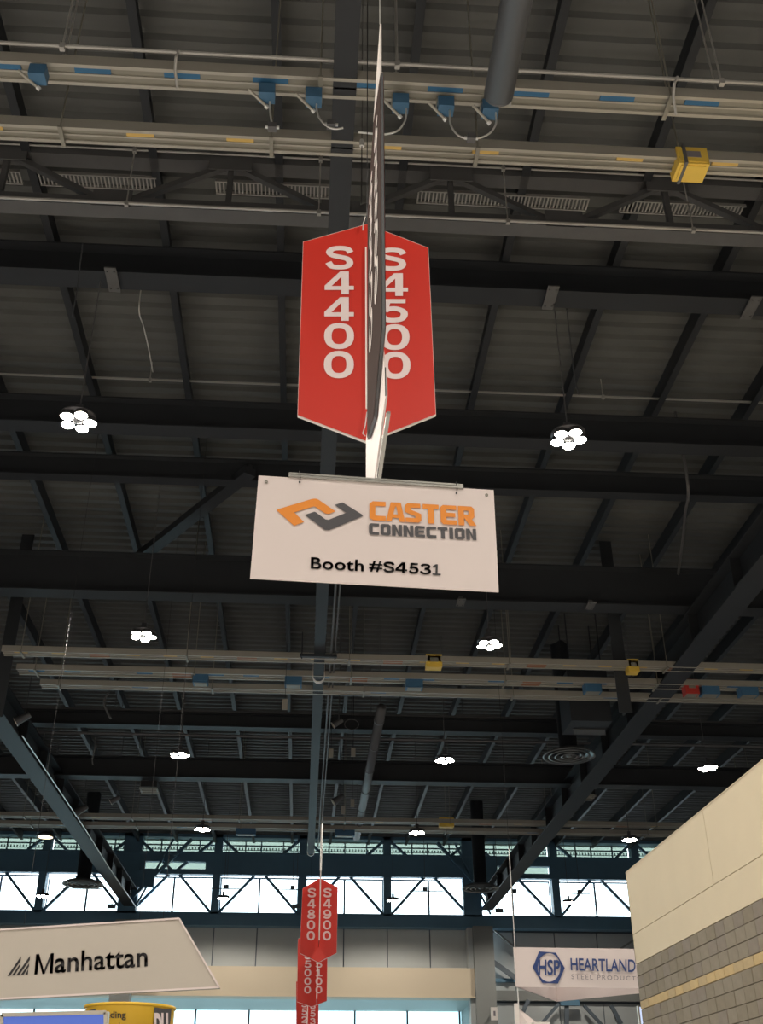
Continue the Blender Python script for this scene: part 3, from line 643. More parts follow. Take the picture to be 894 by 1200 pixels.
# windows
n = 0
for i, x in enumerate(XK[:-1]):
    if x < -30 or x > 30: continue
    n += 1; a, b = x + .2, x + 4.46; yw = YE + .1
    wlow = thing('window_%d' % n, None, None, (x, yw, 10.7), kind='structure')
    m = MB(); m.box(a, b, yw - .04, yw + .04, 10.78, 10.86); m.box(a, b, yw - .04, yw + .04, 12.7, 12.78); m.box(a, a + .06, yw - .04, yw + .04, 10.8, 12.76); m.box(b - .06, b, yw - .04, yw + .04, 10.8, 12.76); m.build('window_frame', 'mullion', wlow)
    MB().box((a + b) / 2 - .05, (a + b) / 2 + .05, yw - .05, yw + .05, 10.8, 12.76).build('mullion', 'mullion', wlow)
    for p, q in ((a, (a + b) / 2), ((a + b) / 2, b)): MB().box(p, q, yw - .005, yw + .005, 10.8, 12.76).build('pane', 'window_glass', wlow)
    for p, q in ((a, (a + b) / 2), ((a + b) / 2, b)): MB().box(p, q, yw - .005, yw + .005, 13.02, ZR).build('pane', 'shade_glass', wlow)
    for xm in ((a + b) / 2, a + 1.25, b - .9): MB().box(xm - .035, xm + .035, yw - .04, yw + .04, 13.9, ZR).build('mullion', 'mullion', wlow)
    MB().box(a, b, yw - .03, yw + .03, 14.48, 14.55).build('glazing_bar', 'mullion', wlow)
    MB().box(a, b, yw - .03, yw + .03, 14.25, 14.28).build('glazing_bar', 'mullion', wlow)
    m = MB(); xx = a
    while xx < b: m.box(xx, xx + .07, yw + .3, yw + .34, 14.36, 14.48); xx += .17
    m.build('louvre_fins', 'mullion', wlow, kind='stuff')
# wall under the truss: panels, each its own piece, from below the truss to the fascia
xcol0, xcol1 = at_y(554, 1100, 59).x, at_y(577, 1100, 59).x
wend = thing('wall_end', None, None, (0, YE, 6), kind='structure')
MB().box(-40, xcol0, YE + .02, YE + .2, 6.62, 10.16).build('backing', 'mullion', wend)
edges = [4.48 + 2.33 * k - .0 for k in range(-18, 3)]
for k, x in enumerate(edges):
    x1 = min(x + 2.33, xcol0 + .1)
    if x1 - x < .2: continue
    g = .045 if k % 2 == 0 else .02
    MB().box(x + g, x1 - g, YE - .06, YE + .02, 7.9, 10.12).build('wall_panel', 'wall_panel', wend)
MB().box(-40, xcol0 - .02, 58.9, YE + .02, 6.62, 8.02).build('fascia', 'fascia', wend)
MB().box(-40, xcol0 + .05, 58.86, YE + .02, 6.56, 6.64).build('fascia_trim', 'fascia', wend)
# entrance glazing behind, teal soffit
MB().box(-40, xcol0 + .3, YE + .02, 66.2, 6.62, 6.8).build('soffit', 'soffit', wend)
went = thing('window_30', None, None, (0, 66, 0), kind='structure')
for k in range(-9, 4):
    x0 = .02 + 3.02 * k; x1 = x0 + 3.02
    if x1 > xcol0 + 1: x1 = xcol0 + 1.2
    if x0 >= x1: continue
    MB().box(x0, x1, 65.95, 65.97, -1.5, 6.62).build('pane', 'entry_glass', went)
    MB().box(x0 - .05, x0 + .05, 65.85, 66, -1.6, 6.62).build('mullion', 'mullion', went)
for z in (5.62, 5.3, 3.0, .6): MB().box(-40, xcol0 + 1.2, 65.86, 66, z - .05, z + .05).build('transom', 'mullion', went)
MB().box(xcol0 + .2, xcol0 + .6, YE, 66.2, -1.6, 6.62).build('side_return', 'soffit', wend)
# columns
col = thing('wall_column', 'tall square grey column at the right end of the cream fascia', 'column', ((xcol0 + xcol1) / 2, 59, -1.6))
MB().box(xcol0, xcol1, 58.7, 59.9, -1.6, 10.12).build('shaft', 'column_gray', col); MB().box(xcol0 - .25, xcol0, 59.1, 59.9, -1.6, 10.1).build('side_strip', 'wall_panel', col)
cl0, cl1 = at_y(132, 1170, 59).x, at_y(155, 1170, 59).x
col = thing('wall_column', 'grey column rising behind the yellow drum and white trapezoid sign', 'column', ((cl0 + cl1) / 2, 58.4, -1.6))
MB().box(cl0, cl1, 57.9, 58.6, -1.6, 10.12).build('shaft', 'column_gray', col); MB().box(cl0 - .1, cl1 + .1, 57.85, 58.65, 9.9, 10.12).build('head', 'column_gray', col)
# right of the column: panels, rails, braces
wr = thing('wall_end_right', None, None, (14, YE, 0), kind='structure')
MB().box(xcol1 - .1, 40, YE + .6, YE + .8, -1.6, 10.5).build('backing', 'mullion', wr)
MB().box(xcol1 - .1, 40, YE + .02, YE + .6, 10.2, 10.76).build('leak_cover', 'end_steel_glare', wr)  # added box, blocks daylight leaking in above the wall
xs = [xcol1 - .1, 11.45, 13.74, 16.1, 18.4, 20.8, 25, 30, 35, 40]
for a, b in zip(xs, xs[1:]):
    for z0, z1 in ((7.0, 10.1), (5.2, 6.5), (0.5, 5.0)): MB().box(a + .03, b - .03, YE + .52, YE + .6, z0, z1).build('wall_panel', 'wall_panel', wr)
for v, h in ((1148, .18), (1166, .5)):
    z = at_y(590, v, YE).z; MB().box(xcol1, 40, YE + .2, YE + .5, z - h / 2, z + h / 2).build('girt', 'end_steel_glare' if h < .3 else 'column_gray', wr)
t = thing('wall_bracing', 'dark slanting steel braces on the end wall around the hexagon-logo sign', 'brace', (14, YE, 5))
for a, b, w_ in (((577, 1088), (612, 1118), .09), ((576, 1126), (604, 1146), .25), ((760, 1090), (700, 1130), .1), ((655, 1176), (634, 1200), .16), ((684, 1178), (706, 1202), .16), ((664, 1178), (664, 1200), .22), ((716, 1178), (728, 1200), .2), ((619, 1172), (612, 1188), .2)):
    p, q = at_y(*a, YE - .1), at_y(*b, YE - .1); MB().bar(p, q, w_, .14, (0, 1, 0)).build('brace', 'mullion' if w_ > .12 else 'column_gray', t)
p = at_y(667, 1175, YE - .1); MB().box(p.x - .5, p.x + .5, YE - .3, YE - .05, p.z - .15, p.z + .15).build('node_plate', 'end_steel_glare', t)
c = at_y(579, 1188, 57.8); t = thing('wall_speaker', 'small white box light on the side of the grey column', 'wall light', c)
MB().box(c.x - .16, c.x + .16, c.y - .1, c.y + .1, c.z - .3, c.z + .3).build('case', 'board_edge', t); MB().box(c.x - .05, c.x + .05, c.y - .12, c.y - .1, c.z - .12, c.z + .12).build('lens', 'ink_gray', t)
MB().box(c.x - .05, c.x + .05, c.y + .1, 58.75, c.z - .05, c.z + .05).build('bracket', 'column_gray', t)
# thin sprinkler lines with small silhouettes in front of the windows
for u, v, lb in ((98, 1040, 'thin rod with a small dark fitting before the leftmost windows'), (672, 1049, 'thin rod with a small dark fitting before the window beside the beige wall')):
    pass
for u0, u1, v, lb in ((70, 120, 1041, 'thin dark rod before the left end window'), (240, 282, 1041, 'thin dark rod before the window left of the red sign'), (320, 358, 1042, 'thin dark rod just left of the far red signs'), (465, 520, 1044, 'thin dark rod before the window right of the red sign'), (592, 610, 1046, 'short dark rod before the window right of the column'), (660, 692, 1047, 'thin dark rod before the window beside the beige wall')):
    p, q = at_y(u0, v, 57.5), at_y(u1, v + .7, 57.5); t = thing('window_rod', lb, 'rod', p)
    MB().cyl(p, q, .025, 6).build('rod', 'mullion', t); c = p.lerp(q, .6); MB().box(c.x - .12, c.x + .12, c.y - .05, c.y + .05, c.z - .02, c.z + .2).build('fitting', 'mullion', t)
    MB().cyl((c.x, c.y, c.z), (c.x, c.y, ZR + .095), .015, 5).build('hanger', 'mullion', t)
for u, v, lb in ((131, 1062, 'small dark box hanging before the left windows'), (585, 1067, 'small dark box hanging before the window right of the column'), (347, 1062, 'small dark box beside the far red signs')):
    c = at_y(u, v, 57); t = thing('window_box', lb, 'box', c); MB().box(c.x - .2, c.x + .2, c.y - .1, c.y + .1, c.z - .1, c.z + .1).build('case', 'mullion', t); MB().cyl((c.x, c.y, c.z + .1), (c.x, c.y, ZR + .095), .015, 5).build('rod', 'mullion', t)

# ------------------------------------------------------------------ the beige and block wall on the right
XW = 6.5; YC = 21.7; Z0 = 3.05; Z1 = 3.59
wr = thing('wall_right', None, None, (XW, YC, -1.6), kind='structure')
MB().box(XW + .03, XW + 3.0, 6, YC - .02, -1.6, 4.76).build('core', 'mortar', wr)
for a, b in ((6, 16.98), (17.0, YC)): MB().box(XW, XW + .05, a, b, Z1 + .012, 4.8).build('wall_panel', 'beige', wr)
MB().box(XW, XW + .05, 6, YC, Z0, Z1).build('wall_panel', 'beige', wr)
MB().box(XW, XW + 3, YC - .03, YC, Z0, 4.8).build('end_panel', 'beige', wr)
MB().box(XW, XW + 3, 6, YC, 4.79, 4.82).build('coping', 'beige', wr)
courses = []; z = Z0 - .012
for k in range(12):
    h = .145 if k == 3 else .213
    courses.append((z - h, z, k == 3)); z -= h + .008
BW = .405; protos = {}
for ci, (za, zb_, yel) in enumerate(courses):
    off = .13 if yel else 0
    for k in range(22):
        yb = YC - BW * k - (off if k else 0); ya = max(YC - BW * (k + 1) - off, 6)
        L = round(yb - ya, 3); H = round(zb_ - za, 3); key = (L, H, yel, random.randrange(3))
        if key not in protos:
            m = MB(); g = .006; d = .05
            vs = [(0, g, .001), (0, L - g, .001), (0, L - g, H - .001), (0, g, H - .001)]; e = .006
            m.add([(e, g, 0), (e, L - g, 0), (e, L - g, H), (e, g, H), (0, g + e, e), (0, L - g - e, e), (0, L - g - e, H - e), (0, g + e, H - e), (d, g, 0), (d, L - g, 0), (d, L - g, H), (d, g, H)],
                  [(4, 7, 6, 5), (0, 4, 5, 1), (1, 5, 6, 2), (2, 6, 7, 3), (3, 7, 4, 0), (0, 1, 9, 8), (1, 2, 10, 9), (2, 3, 11, 10), (3, 0, 8, 11)])
            me = bpy.data.meshes.new('block'); me.from_pydata([tuple(v) for v in m.v], [], m.f)
            bm = bmesh.new(); bm.from_mesh(me); bmesh.ops.recalc_face_normals(bm, faces=bm.faces); bm.to_mesh(me); bm.free()
            me.materials.append((YBLOCKS[key[3] % 2] if yel else BLOCKS[key[3]])); protos[key] = me
        o = bpy.data.objects.new('block', protos[key]); COL.objects.link(o); o.parent = wr
        o.location = (random.uniform(-.004, .003), ya - YC, za + 1.6)
# tiny bright screen edge at the foot of the wall corner
c = at_y(754, 1196, 22.5); t = thing('display_screen', 'bright pale blue screen edge just left of the block wall', 'screen', c)
MB().box(c.x - .06, c.x + .9, 22.5, 22.56, c.z - 1.2, c.z + .25).build('panel', 'screen_bright', t); MB().box(c.x - .09, c.x - .06, 22.48, 22.58, c.z - 1.22, c.z + .27).build('bezel', 'silver', t); MB().box(c.x - .06, c.x + .9, 22.48, 22.58, c.z - 1.26, c.z - 1.2).build('bezel', 'silver', t)

# ------------------------------------------------------------------ red aisle sign facing the camera
def hexboard(y, pts, name, label, cols, th=.025, white_edge=True, cat='aisle sign', bold=.045, grp='red aisle signs'):
    P = [at_y(u, v, y) for u, v in pts]; c = sum(P, Vector()) / len(P)
    t = thing(name, label, cat, c, grp)
    b = MB().slab([p + Vector((0, .004, 0)) for p in P], (0, th, 0)).build('board', 'board_edge', t)
    face = MB().add([c + (p - c) * .994 for p in P], [tuple(range(len(P)))]).build('face', 'sign_red', t, fix=False)
    MB().add([c + (p - c) * .994 + Vector((0, th + .006, 0)) for p in P], [tuple(range(len(P) - 1, -1, -1))]).build('face', 'sign_red', t, fix=False)
    for chars in cols:
        m = MB()
        for ch, x0, y0, x1, y1 in chars: put_digit(m, ch, on_y(quad_px(x0, y0, x1, y1), y))
        m.build('lettering', 'letter_pink', t, fix=False)
    return t
L = [('S', 381.8, 288.4, 414, 316), ('4', 380.3, 318.4, 414.6, 345.2), ('4', 380, 348.6, 414.6, 376.4), ('0', 379.8, 378.8, 414.8, 409.4), ('0', 379.5, 411.4, 414.6, 443.6)]
Rr = [('S', 442.5, 290.6, 475.9, 317.5), ('4', 443.2, 320.6, 478, 347.2), ('5', 444.5, 350.8, 477.8, 378.4), ('0', 445, 380.2, 479.8, 410.5), ('0', 446, 412.4, 480.9, 444.4)]
near = hexboard(7.8, [(355, 283), (430, 262), (502, 290), (511, 486), (430, 518), (348.5, 487)], 'aisle_sign', 'red six-sided board facing the camera with two columns of large white numbers', [L, Rr])
# centre slot strips and wire clips
m = MB(); m.bar(at_y(428.7, 290, 7.79), at_y(429.3, 479, 7.79), .014, .01, (0, 1, 0)); m.build('slot_edge', 'board_edge', near)
m = MB(); m.tube([at_y(u, v, 7.78) for u, v in ((428, 254), (425.5, 262), (425, 270))], .006, 5); m.build('wire_clip', 'wire', near); m = MB(); m.tube([at_y(u, v, 7.78) for u, v in ((430, 483), (428, 498), (425, 508), (428, 511))], .006, 5); m.build('wire_clip', 'wire', near)
# hanging cables of the near sign
for dx, lb in ((-.0, 'thin cable holding the red board'),):
    MB().cyl(at_y(430, 262, 7.8), Vector((at_y(430, 262, 7.8).x, 7.8, ZR - .3)), .005, 5).build('cable', 'black', near)

# ------------------------------------------------------------------ the same board turned edge-on, nearer
A = at_y(448.0, 384, 4.82); Bp = at_y(430.5, 505, 6.08)
def blade_pt(y, z, off=0.):                       # point on the blade plane, off towards its left face
    s = (y - 4.82) / (6.08 - 4.82); x = A.x + (Bp.x - A.x) * s
    return Vector((x - off, y, z))
blade = thing('aisle_sign', 'six-sided number board seen almost edge-on in front of the red one', 'aisle sign', blade_pt(5.45, 4.1), 'red aisle signs')
hexb = [(4.82, 4.21), (5.45, 4.02), (6.08, 4.29), (6.08, 6.50), (5.45, 6.78), (4.82, 6.50)]
MB().slab([blade_pt(y, z, .0) for y, z in hexb], (.018, 0, 0)).build('board', 'gray_duct', blade)
MB().add([blade_pt(5.45 + (y - 5.45) * .99, 5.4 + (z - 5.4) * .995, .003) for y, z in hexb], [tuple(range(6))]).build('face', 'sign_red_shaded', blade, fix=False)  # left face: red with its shade painted in
MB().add([blade_pt(5.45 + (y - 5.45) * .99, 5.4 + (z - 5.4) * .995, -.022) for y, z in hexb], [tuple(range(6))]).build('face', 'sign_red', blade, fix=False)
for yc_, txt in ((5.69, 'S4400'), (5.20, 'S4500')):
    m = MB(); hh = (6.42 - 4.76) / 5
    for k, ch in enumerate(txt):
        zt_ = 6.42 - hh * k; zb2 = zt_ - hh * .9
        q = [blade_pt(yc_ + .15, zt_, .006), blade_pt(yc_ - .15, zt_, .006), blade_pt(yc_ - .15, zb2, .006), blade_pt(yc_ + .15, zb2, .006)]
        put_digit(m, ch, q, Vector((-1, 0, 0)))
    m.build('lettering', 'board_edge', blade, fix=False)
MB().slab([blade_pt(4.83, 6.50, .004), blade_pt(5.45, 6.78, .004), blade_pt(4.86, 7.1, .0)], (.012, 0, 0)).build('hanger_plate', 'board_edge', blade, label='pale triangular hanger plate on top of the edge-on board')
top = blade_pt(4.86, 7.1); MB().cyl(top, Vector((top.x, 4.86, ZR - .1)), .004, 5).build('cable', 'wire', blade)
# white panel under the blade, edge-on too
W0 = at_y(451.6, 462, 4.88); W1 = at_y(428.8, 545, 6.6)
def wp(y, z): return Vector((W0.x + (W1.x - W0.x) * (y - 4.88) / 1.72, y, z))
pts = [(4.88, 3.75), (4.88, 3.90), (5.25, 4.55), (6.6, 4.66), (6.6, 3.75)]
t = thing('booth_sign', 'white panel hanging edge-on beneath the edge-on number board', 'booth sign', wp(5.7, 3.7))
MB().slab([wp(y, z) for y, z in pts], (.012, 0, 0)).build('panel', 'sign_white', t); MB().bar(wp(4.87, 3.75), wp(4.87, 3.95), .006, .012, (0, 1, 0)).build('edge_strip', 'black', t)
p, q = wp(5.02, 3.74) + Vector((.03, 0, 0)), wp(5.75, 3.74) + Vector((.03, 0, 0))
MB().bar(p, q, .022, .02).build('clear_bar', 'clear_bar', t)

# ------------------------------------------------------------------ the white booth sign
YB = 4.94
Q = [(303, 557), (578.5, 574), (584.5, 693), (293, 677)]
P = [at_y(u, v, YB) for u, v in Q]; c = sum(P, Vector()) / 4
bs = thing('booth_sign', 'white rectangular booth sign with orange and grey company logo', 'booth sign', c)
MB().slab([p + Vector((0, .002, 0)) for p in P], (0, .012, 0)).build('board', 'sign_white', bs)
def px_poly(mb, pts, y, off=-.004): mb.add([at_y(u, v, y) + Vector((0, off, 0)) for u, v in pts], [tuple(range(len(pts)))])
S_ = 6.877; zo = lambda l: [(310 + a / S_, 570 + b / S_) for a, b in l]
m = MB(); px_poly(m, zo([(98, 196), (104, 188), (385, 103), (415, 102), (435, 110), (570, 203), (520, 225), (490, 222), (410, 168), (395, 165), (240, 213), (318, 290), (238, 320)]), YB); m.build('logo_hook', 'logo_orange', bs, 'orange angular half of the logo', fix=False)
m = MB(); px_poly(m, zo([(565, 152), (628, 132), (790, 232), (790, 243), (520, 355), (485, 352), (325, 232), (400, 207), (412, 210), (490, 268), (515, 272), (658, 215)]), YB); m.build('logo_hook', 'logo_gray', bs, 'charcoal angular half of the logo', fix=False)
m = MB(); put_block(m, 'CASTER', on_y([(432.9, 587.6), (555, 594.2), (556.2, 617.0), (432.9, 609.8)], YB), 1.0); m.build('lettering', 'logo_orange', bs, 'orange lettering CASTER', fix=False)
m = MB(); put_block(m, 'CONNECTION', on_y([(432.3, 613.4), (557.4, 620.4), (558.2, 633.6), (432.3, 626.9)], YB), 1.4); m.build('lettering', 'logo_gray', bs, 'charcoal lettering CONNECTION', fix=False)
m = MB(); put_text(m, 'Booth', on_y([(364.3, 653.2), (426.3, 656.6), (426, 670.2), (364.1, 666.9)], YB), .018, 1.05)
put_text(m, '#', on_y([(432.5, 657.4), (448.3, 658.2), (448, 671), (432.2, 670.2)], YB), .015)
for ch, xa, xb_ in (('S', 449.4, 462.4), ('4', 463.4, 477.2), ('5', 479, 490.6), ('3', 492.4, 505.2), ('1', 506.2, 516.6)):
    ya_ = 658.3 + (xa - 449) * .054; yb_ = 671.0 + (xa - 449) * .054; dy_ = (xb_ - xa) * .054
    put_digit(m, ch, on_y([(xa, ya_), (xb_, ya_ + dy_), (xb_ - .3, yb_ + dy_), (xa - .3, yb_)], YB)); m.build('lettering', 'ink', bs, 'black lettering with the booth number', fix=False)
for u, v in ((312, 565), (570, 580.5)):
    g = at_y(u, v, YB); m = MB(); m.lathe((0, 0, 0), [(.004, 0), (.009, 0), (.009, .004), (.004, .004)], 12); m.v = [g + Vector((p_.x, -.006 + p_.z, p_.y)) for p_ in m.v]; m.build('grommet', 'rail', bs, fix=False)
for u, v in ((350.5, 553), (534, 566)):
    a = at_y(u, v, YB) + Vector((0, -.014, 0)); b = at_y(u + .6, v + 13, YB) + Vector((0, -.008, 0))
    m = MB().tube([a, a.lerp(b, .6) + Vector((.006, 0, 0)), b], .0022, 5); m.cyl(b + Vector((0, -.003, 0)), b, .006, 8); m.build('hook', 'black', bs)
t = thing('hanging_bar', 'clear plastic bar along the top of the white booth sign', 'bar', at_y(440, 560, YB))
a, b = at_y(338.5, 555.5, YB), at_y(542.5, 569.5, YB)
for k, dz in enumerate((.0, -.016)): MB().bar(a + Vector((0, -.004, dz)), b + Vector((0, -.004, dz)), .016, .010).build('strip', 'clear_bar', t)
q_ = wp(5.05, 3.76) + Vector((.02, 0, 0)); MB().cyl(a.lerp(b, .5), q_, .002, 5).build('wire', 'wire', t)

# ------------------------------------------------------------------ far red aisle signs
def column_px(txt, xc, w0, v0, v1, slant=0):
    out = []; h = (v1 - v0) / len(txt)
    for k, ch in enumerate(txt): xx = xc + slant * k; out.append((ch, xx - w0 / 2, v0 + h * k + h * .05, xx + w0 / 2, v0 + h * (k + 1) - h * .08))
    return out
def far_sign(y, pts, cols, lb, lb2, uc, vt, vb, top):
    t = hexboard(y, pts, 'aisle_sign', lb, cols, .05)
    a = at_y(uc, vt, y); b = at_y(uc, vb, y); x = a.x
    s = thing('aisle_sign', lb2, 'aisle sign', (x, y - .7, b.z), 'red aisle signs')
    MB().box(x - .012, x + .012, y - 1.3, y - .05, b.z, a.z).build('board', 'sign_red', s); MB().box(x - .016, x + .016, y - 1.33, y - 1.3, b.z, a.z).build('edge', 'board_edge', s)
    if top: MB().cyl((x, y - 1.3, a.z), (x, y - 1.3, 8.6), .03, 6).build('tube', 'wire', s); MB().cyl((x, y - 1.3, 8.6), (x, y - 1.3, ZR + .095), .006, 5).build('cable', 'black', s)  # upper cable hangs unlit: that shade is painted as black
    else: MB().cyl((x, y - 1.2, a.z), (x, y - 1.2, ZR + .095), .006, 4).build('cable', 'black', s)
far_sign(34, [(354.5, 1041), (375, 1029), (396, 1040), (394.5, 1117), (373, 1128), (351, 1117)],
         [column_px('S4800', 365.4, 9.6, 1040, 1103, -.3), column_px('S4900', 383.8, 9.6, 1040, 1103, -.2)], 'upper of the far red signs, numbered S4800 and S4900', 'thin crossing board edge-on through the upper far red sign', 375, 1031, 1110, True)
far_sign(39, [(349, 1100), (366, 1092), (384, 1100), (383, 1173), (365, 1180), (348, 1174)],
         [column_px('S5000', 360.8, 8, 1115, 1165, -.1), column_px('S5100', 373.6, 8, 1115, 1165, 0)], 'middle of the far red signs, partly behind the upper one', 'thin crossing board edge-on through the middle far red sign', 372, 1112, 1176, False)
far_sign(44, [(347, 1150), (361, 1145), (373.5, 1150), (373, 1235), (360, 1240), (347, 1235)],
         [column_px('S5200', 356.5, 6.5, 1172, 1218), column_px('S5300', 366.5, 6.5, 1174, 1220)], 'lowest of the far red signs, cut by the bottom of the picture', 'thin crossing board edge-on through the lowest far red sign', 361, 1150, 1225, False)

# ------------------------------------------------------------------ white trapezoid company sign (left)
YM = 20.0
P = [at_y(u, v, YM) for u, v in ((-180, 1101), (210, 1076.5), (257, 1157), (-180, 1180))]
t = thing('trapezoid_sign', 'white trapezoid hanging sign with a dark sail logo and wordmark', 'hanging sign', sum(P, Vector()) / 4)
MB().slab(P, (0, .25, 0)).build('board', 'manhattan_face', t)
for a, b in ((0, 1), (1, 2), (2, 3)): MB().bar(P[a] + Vector((0, -.01, 0)), P[b] + Vector((0, -.01, 0)), .03, .03, (0, 1, 0)).build('frame_edge', 'sign_white', t)
m = MB(); put_text(m, 'anhattan', [at_y(u, v, YM) + Vector((0, -.012, 0)) for u, v in ((65, 1115.8), (173, 1109), (173, 1132.8), (64, 1140.6))], .016, 1.02)
mq = [at_y(u, v, YM) + Vector((0, -.012, 0)) for u, v in ((42.5, 1118.3), (63.2, 1117.2), (62.0, 1140.6), (40.3, 1142))]
for pl in ([(0, 0), (.17, 0), (.17, 1), (0, 1)], [(.83, 0), (1, 0), (1, 1), (.83, 1)], [(.17, 1), (.56, 0), (.44, 0), (.17, .72)], [(.83, 1), (.83, .72), (.56, 0), (.5, .16)]): m.add([bil(mq, a_, b_) for a_, b_ in pl], [(0, 1, 2, 3)]); m.build('lettering', 'ink', t, fix=False)
z_ = 5.96; zq = lambda l: [(a / z_, 1060 + b / z_) for a, b in l]
m = MB()
for poly in ([(148, 362), (52, 500), (72, 498), (146, 392)], [(143, 412), (84, 496), (103, 495), (141, 432)], [(211, 358), (115, 494), (135, 492), (209, 388)], [(205, 410), (147, 491), (166, 490), (204, 432)], [(199, 450), (178, 490), (196, 489)]): px_poly(m, zq(poly), YM, -.012)
m.build('sail_logo', 'ink', t, fix=False)
for x in (P[1].x - .3, P[0].x + .5, -5.0): MB().cyl((x, YM + .12, P[1].z - .1), (x, YM + .12, ZR + .095), .005, 4).build('cable', 'black', t)

# yellow drum sign
c = (at_y(99, 1180, 24) + at_y(205, 1180, 24)) / 2; rr = (at_y(205, 1180, 24) - at_y(99, 1180, 24)).length / 2 * 1.005
c = Vector((c.x, 24 + rr, 0)); sc_ = c.y / 24; k_ = (24 + rr) / 24
e0 = at_y(99.5, 1182, 24 + rr); e1 = at_y(205.5, 1181, 24 + rr); rr = (e1.x - e0.x) / 2; cx = (e0.x + e1.x) / 2; cy = 24 + .93; zt_ = at_y(152, 1173.8, cy - rr).z + .0
t = thing('drum_sign', 'yellow round drum sign with dark lettering below the white trapezoid sign', 'hanging sign', (cx, cy, zt_ - 1.6))
MB().lathe((cx, cy, zt_), [(rr, 0), (rr * .985, -.02), (rr * .97, -1.6), (rr * .94, -1.6), (rr * .955, 0), (rr, 0)], 48).build('drum', 'drum_yellow', t, smooth=True)
MB().lathe((cx, cy, zt_), [(rr, -.0), (rr * 1.012, -.01), (rr * 1.012, -.05), (rr, -.06)], 48).build('rim', 'drum_yellow', t, smooth=True)
def on_drum(u, v):                               # point on the front of the drum
    r = ray(u, v); R_ = rr * .988 + .012
    a_ = r.x ** 2 + r.y ** 2; b_ = -2 * (r.x * cx + r.y * cy); c_ = cx ** 2 + cy ** 2 - R_ ** 2
    return r * ((-b_ - math.sqrt(max(b_ * b_ - 4 * a_ * c_, 0))) / (2 * a_))
def drum_text(m, txt, x0, y0, x1, y1, bold, n=0):
    st, fs, _ = glyph_mesh(txt, bold); m.add([on_drum(x0 + (x1 - x0) * s, y1 + (y0 - y1) * q_) for s, q_ in st], fs)
m = MB(); drum_text(m, 'leading', 117, 1185, 147.5, 1195.5, .012); drum_text(m, 'for a lo', 117, 1198, 146, 1208, .012); m.build('lettering', 'ink', t, fix=False)
def drum_patch(m, poly):                          # split a wide polygon into strips so it hugs the drum
    (x0, y0), (x1, y1), (x2, y2), (x3, y3) = poly; n = 8
    for i in range(n):
        s, e = i / n, (i + 1) / n
        m.add([on_drum(x0 + (x1 - x0) * s, y0 + (y1 - y0) * s), on_drum(x0 + (x1 - x0) * e, y0 + (y1 - y0) * e), on_drum(x3 + (x2 - x3) * e, y3 + (y2 - y3) * e), on_drum(x3 + (x2 - x3) * s, y3 + (y2 - y3) * s)], [(0, 1, 2, 3)])
m = MB(); drum_patch(m, [(181, 1180.5), (201, 1183), (196, 1235), (177, 1235)]); m.build('dark_patch', 'logo_gray', t, fix=False); m = MB(); drum_patch(m, [(100.5, 1185), (112, 1182), (112, 1186), (101, 1190)]); m.build('dark_patch', 'logo_gray', t, fix=False)
m = MB(); st, fs, _ = glyph_mesh('DU', .06)
def on_drum2(u, v): p = on_drum(u, v); d_ = Vector((p.x - cx, p.y - cy, 0)).normalized(); return p + d_ * .012
m.add([on_drum2(180.5 + 16 * s, 1212 - 25 * q_) for s, q_ in st], fs); m.build('lettering', 'letter_pink', t, 'white letters on the dark patch', fix=False)
MB().cyl((cx, cy, zt_ - .1), (cx, cy, ZR + .095), .004, 5).build('cable', 'black', t)
MB().bar((cx - rr * .97, cy, zt_ - .1), (cx + rr * .97, cy, zt_ - .1), .03, .03).build('cross_bar', 'silver', t)

# blue screen with frame, bottom left
YS = 16.0
P = [at_y(u, v, YS) for u, v in ((2, 1189.5), (124, 1186.5), (125, 1290), (2, 1290))]
t = thing('display_screen', 'blue screen in a pale metal frame at the lower left', 'screen', P[3])
MB().slab([p + Vector((0, .01, 0)) for p in P], (0, .08, 0)).build('panel', 'screen', t)
for a, b in ((0, 1), (1, 2), (3, 0)): MB().bar(P[a] + Vector((0, -.01, 0)), P[b] + Vector((0, -.01, 0)), .05, .05, (0, 1, 0)).build('bezel', 'silver', t)
MB().box(P[1].x - .0, P[1].x + .04, YS - .03, YS + .1, -1.6, P[1].z + .01).build('upright', 'silver', t)
MB().box(P[0].x - .06, P[0].x - .0, YS - .03, YS + .1, -1.6, P[0].z - .02).build('upright', 'silver', t)

# ------------------------------------------------------------------ triangular hanging sign, right
YH = 27.0
p0 = at_y(601.5, 1110, YH); p1 = at_y(603.5, 1156.5, YH)
zt2, zb3 = p0.z, p1.z; xl_ = p0.x; wdt = 4.2
corner = [Vector((xl_, YH, 0)), Vector((xl_ + wdt, YH + .1, 0))]
ap = at_z(652, 1174, zb3); apex = Vector((ap.x, ap.y, 0)); corner.append(apex)
hs = thing('triangle_sign', 'white triangular hanging sign with a navy hexagon emblem and company name', 'hanging sign', (xl_, YH, zb3))
for i in range(3):
    a, b = corner[i], corner[(i + 1) % 3]; d = (b - a).normalized(); nrm = Vector((-d.y, d.x, 0)) * .03
    MB().slab([a + Vector((0, 0, zt2)), b + Vector((0, 0, zt2)), b + Vector((0, 0, zb3)), a + Vector((0, 0, zb3))], nrm).build('panel', 'sign_white', hs)
def on_h(u, v, off=-.01): return at_y(u, v, YH + .01) + Vector((0, off - .01, 0))
z3 = 5.259; zh = lambda a, b: (590 + a / z3, 1090 + b / z3)
hexo = [(218, 132), (322, 140), (376, 234), (335, 330), (238, 326), (178, 230)]
cxh, cyh = 277, 231
m = MB(); n = 36; inner = [(cxh + 2 + 70 * math.cos(2 * math.pi * k / n), cyh + 86 * math.sin(2 * math.pi * k / n)) for k in range(n)]
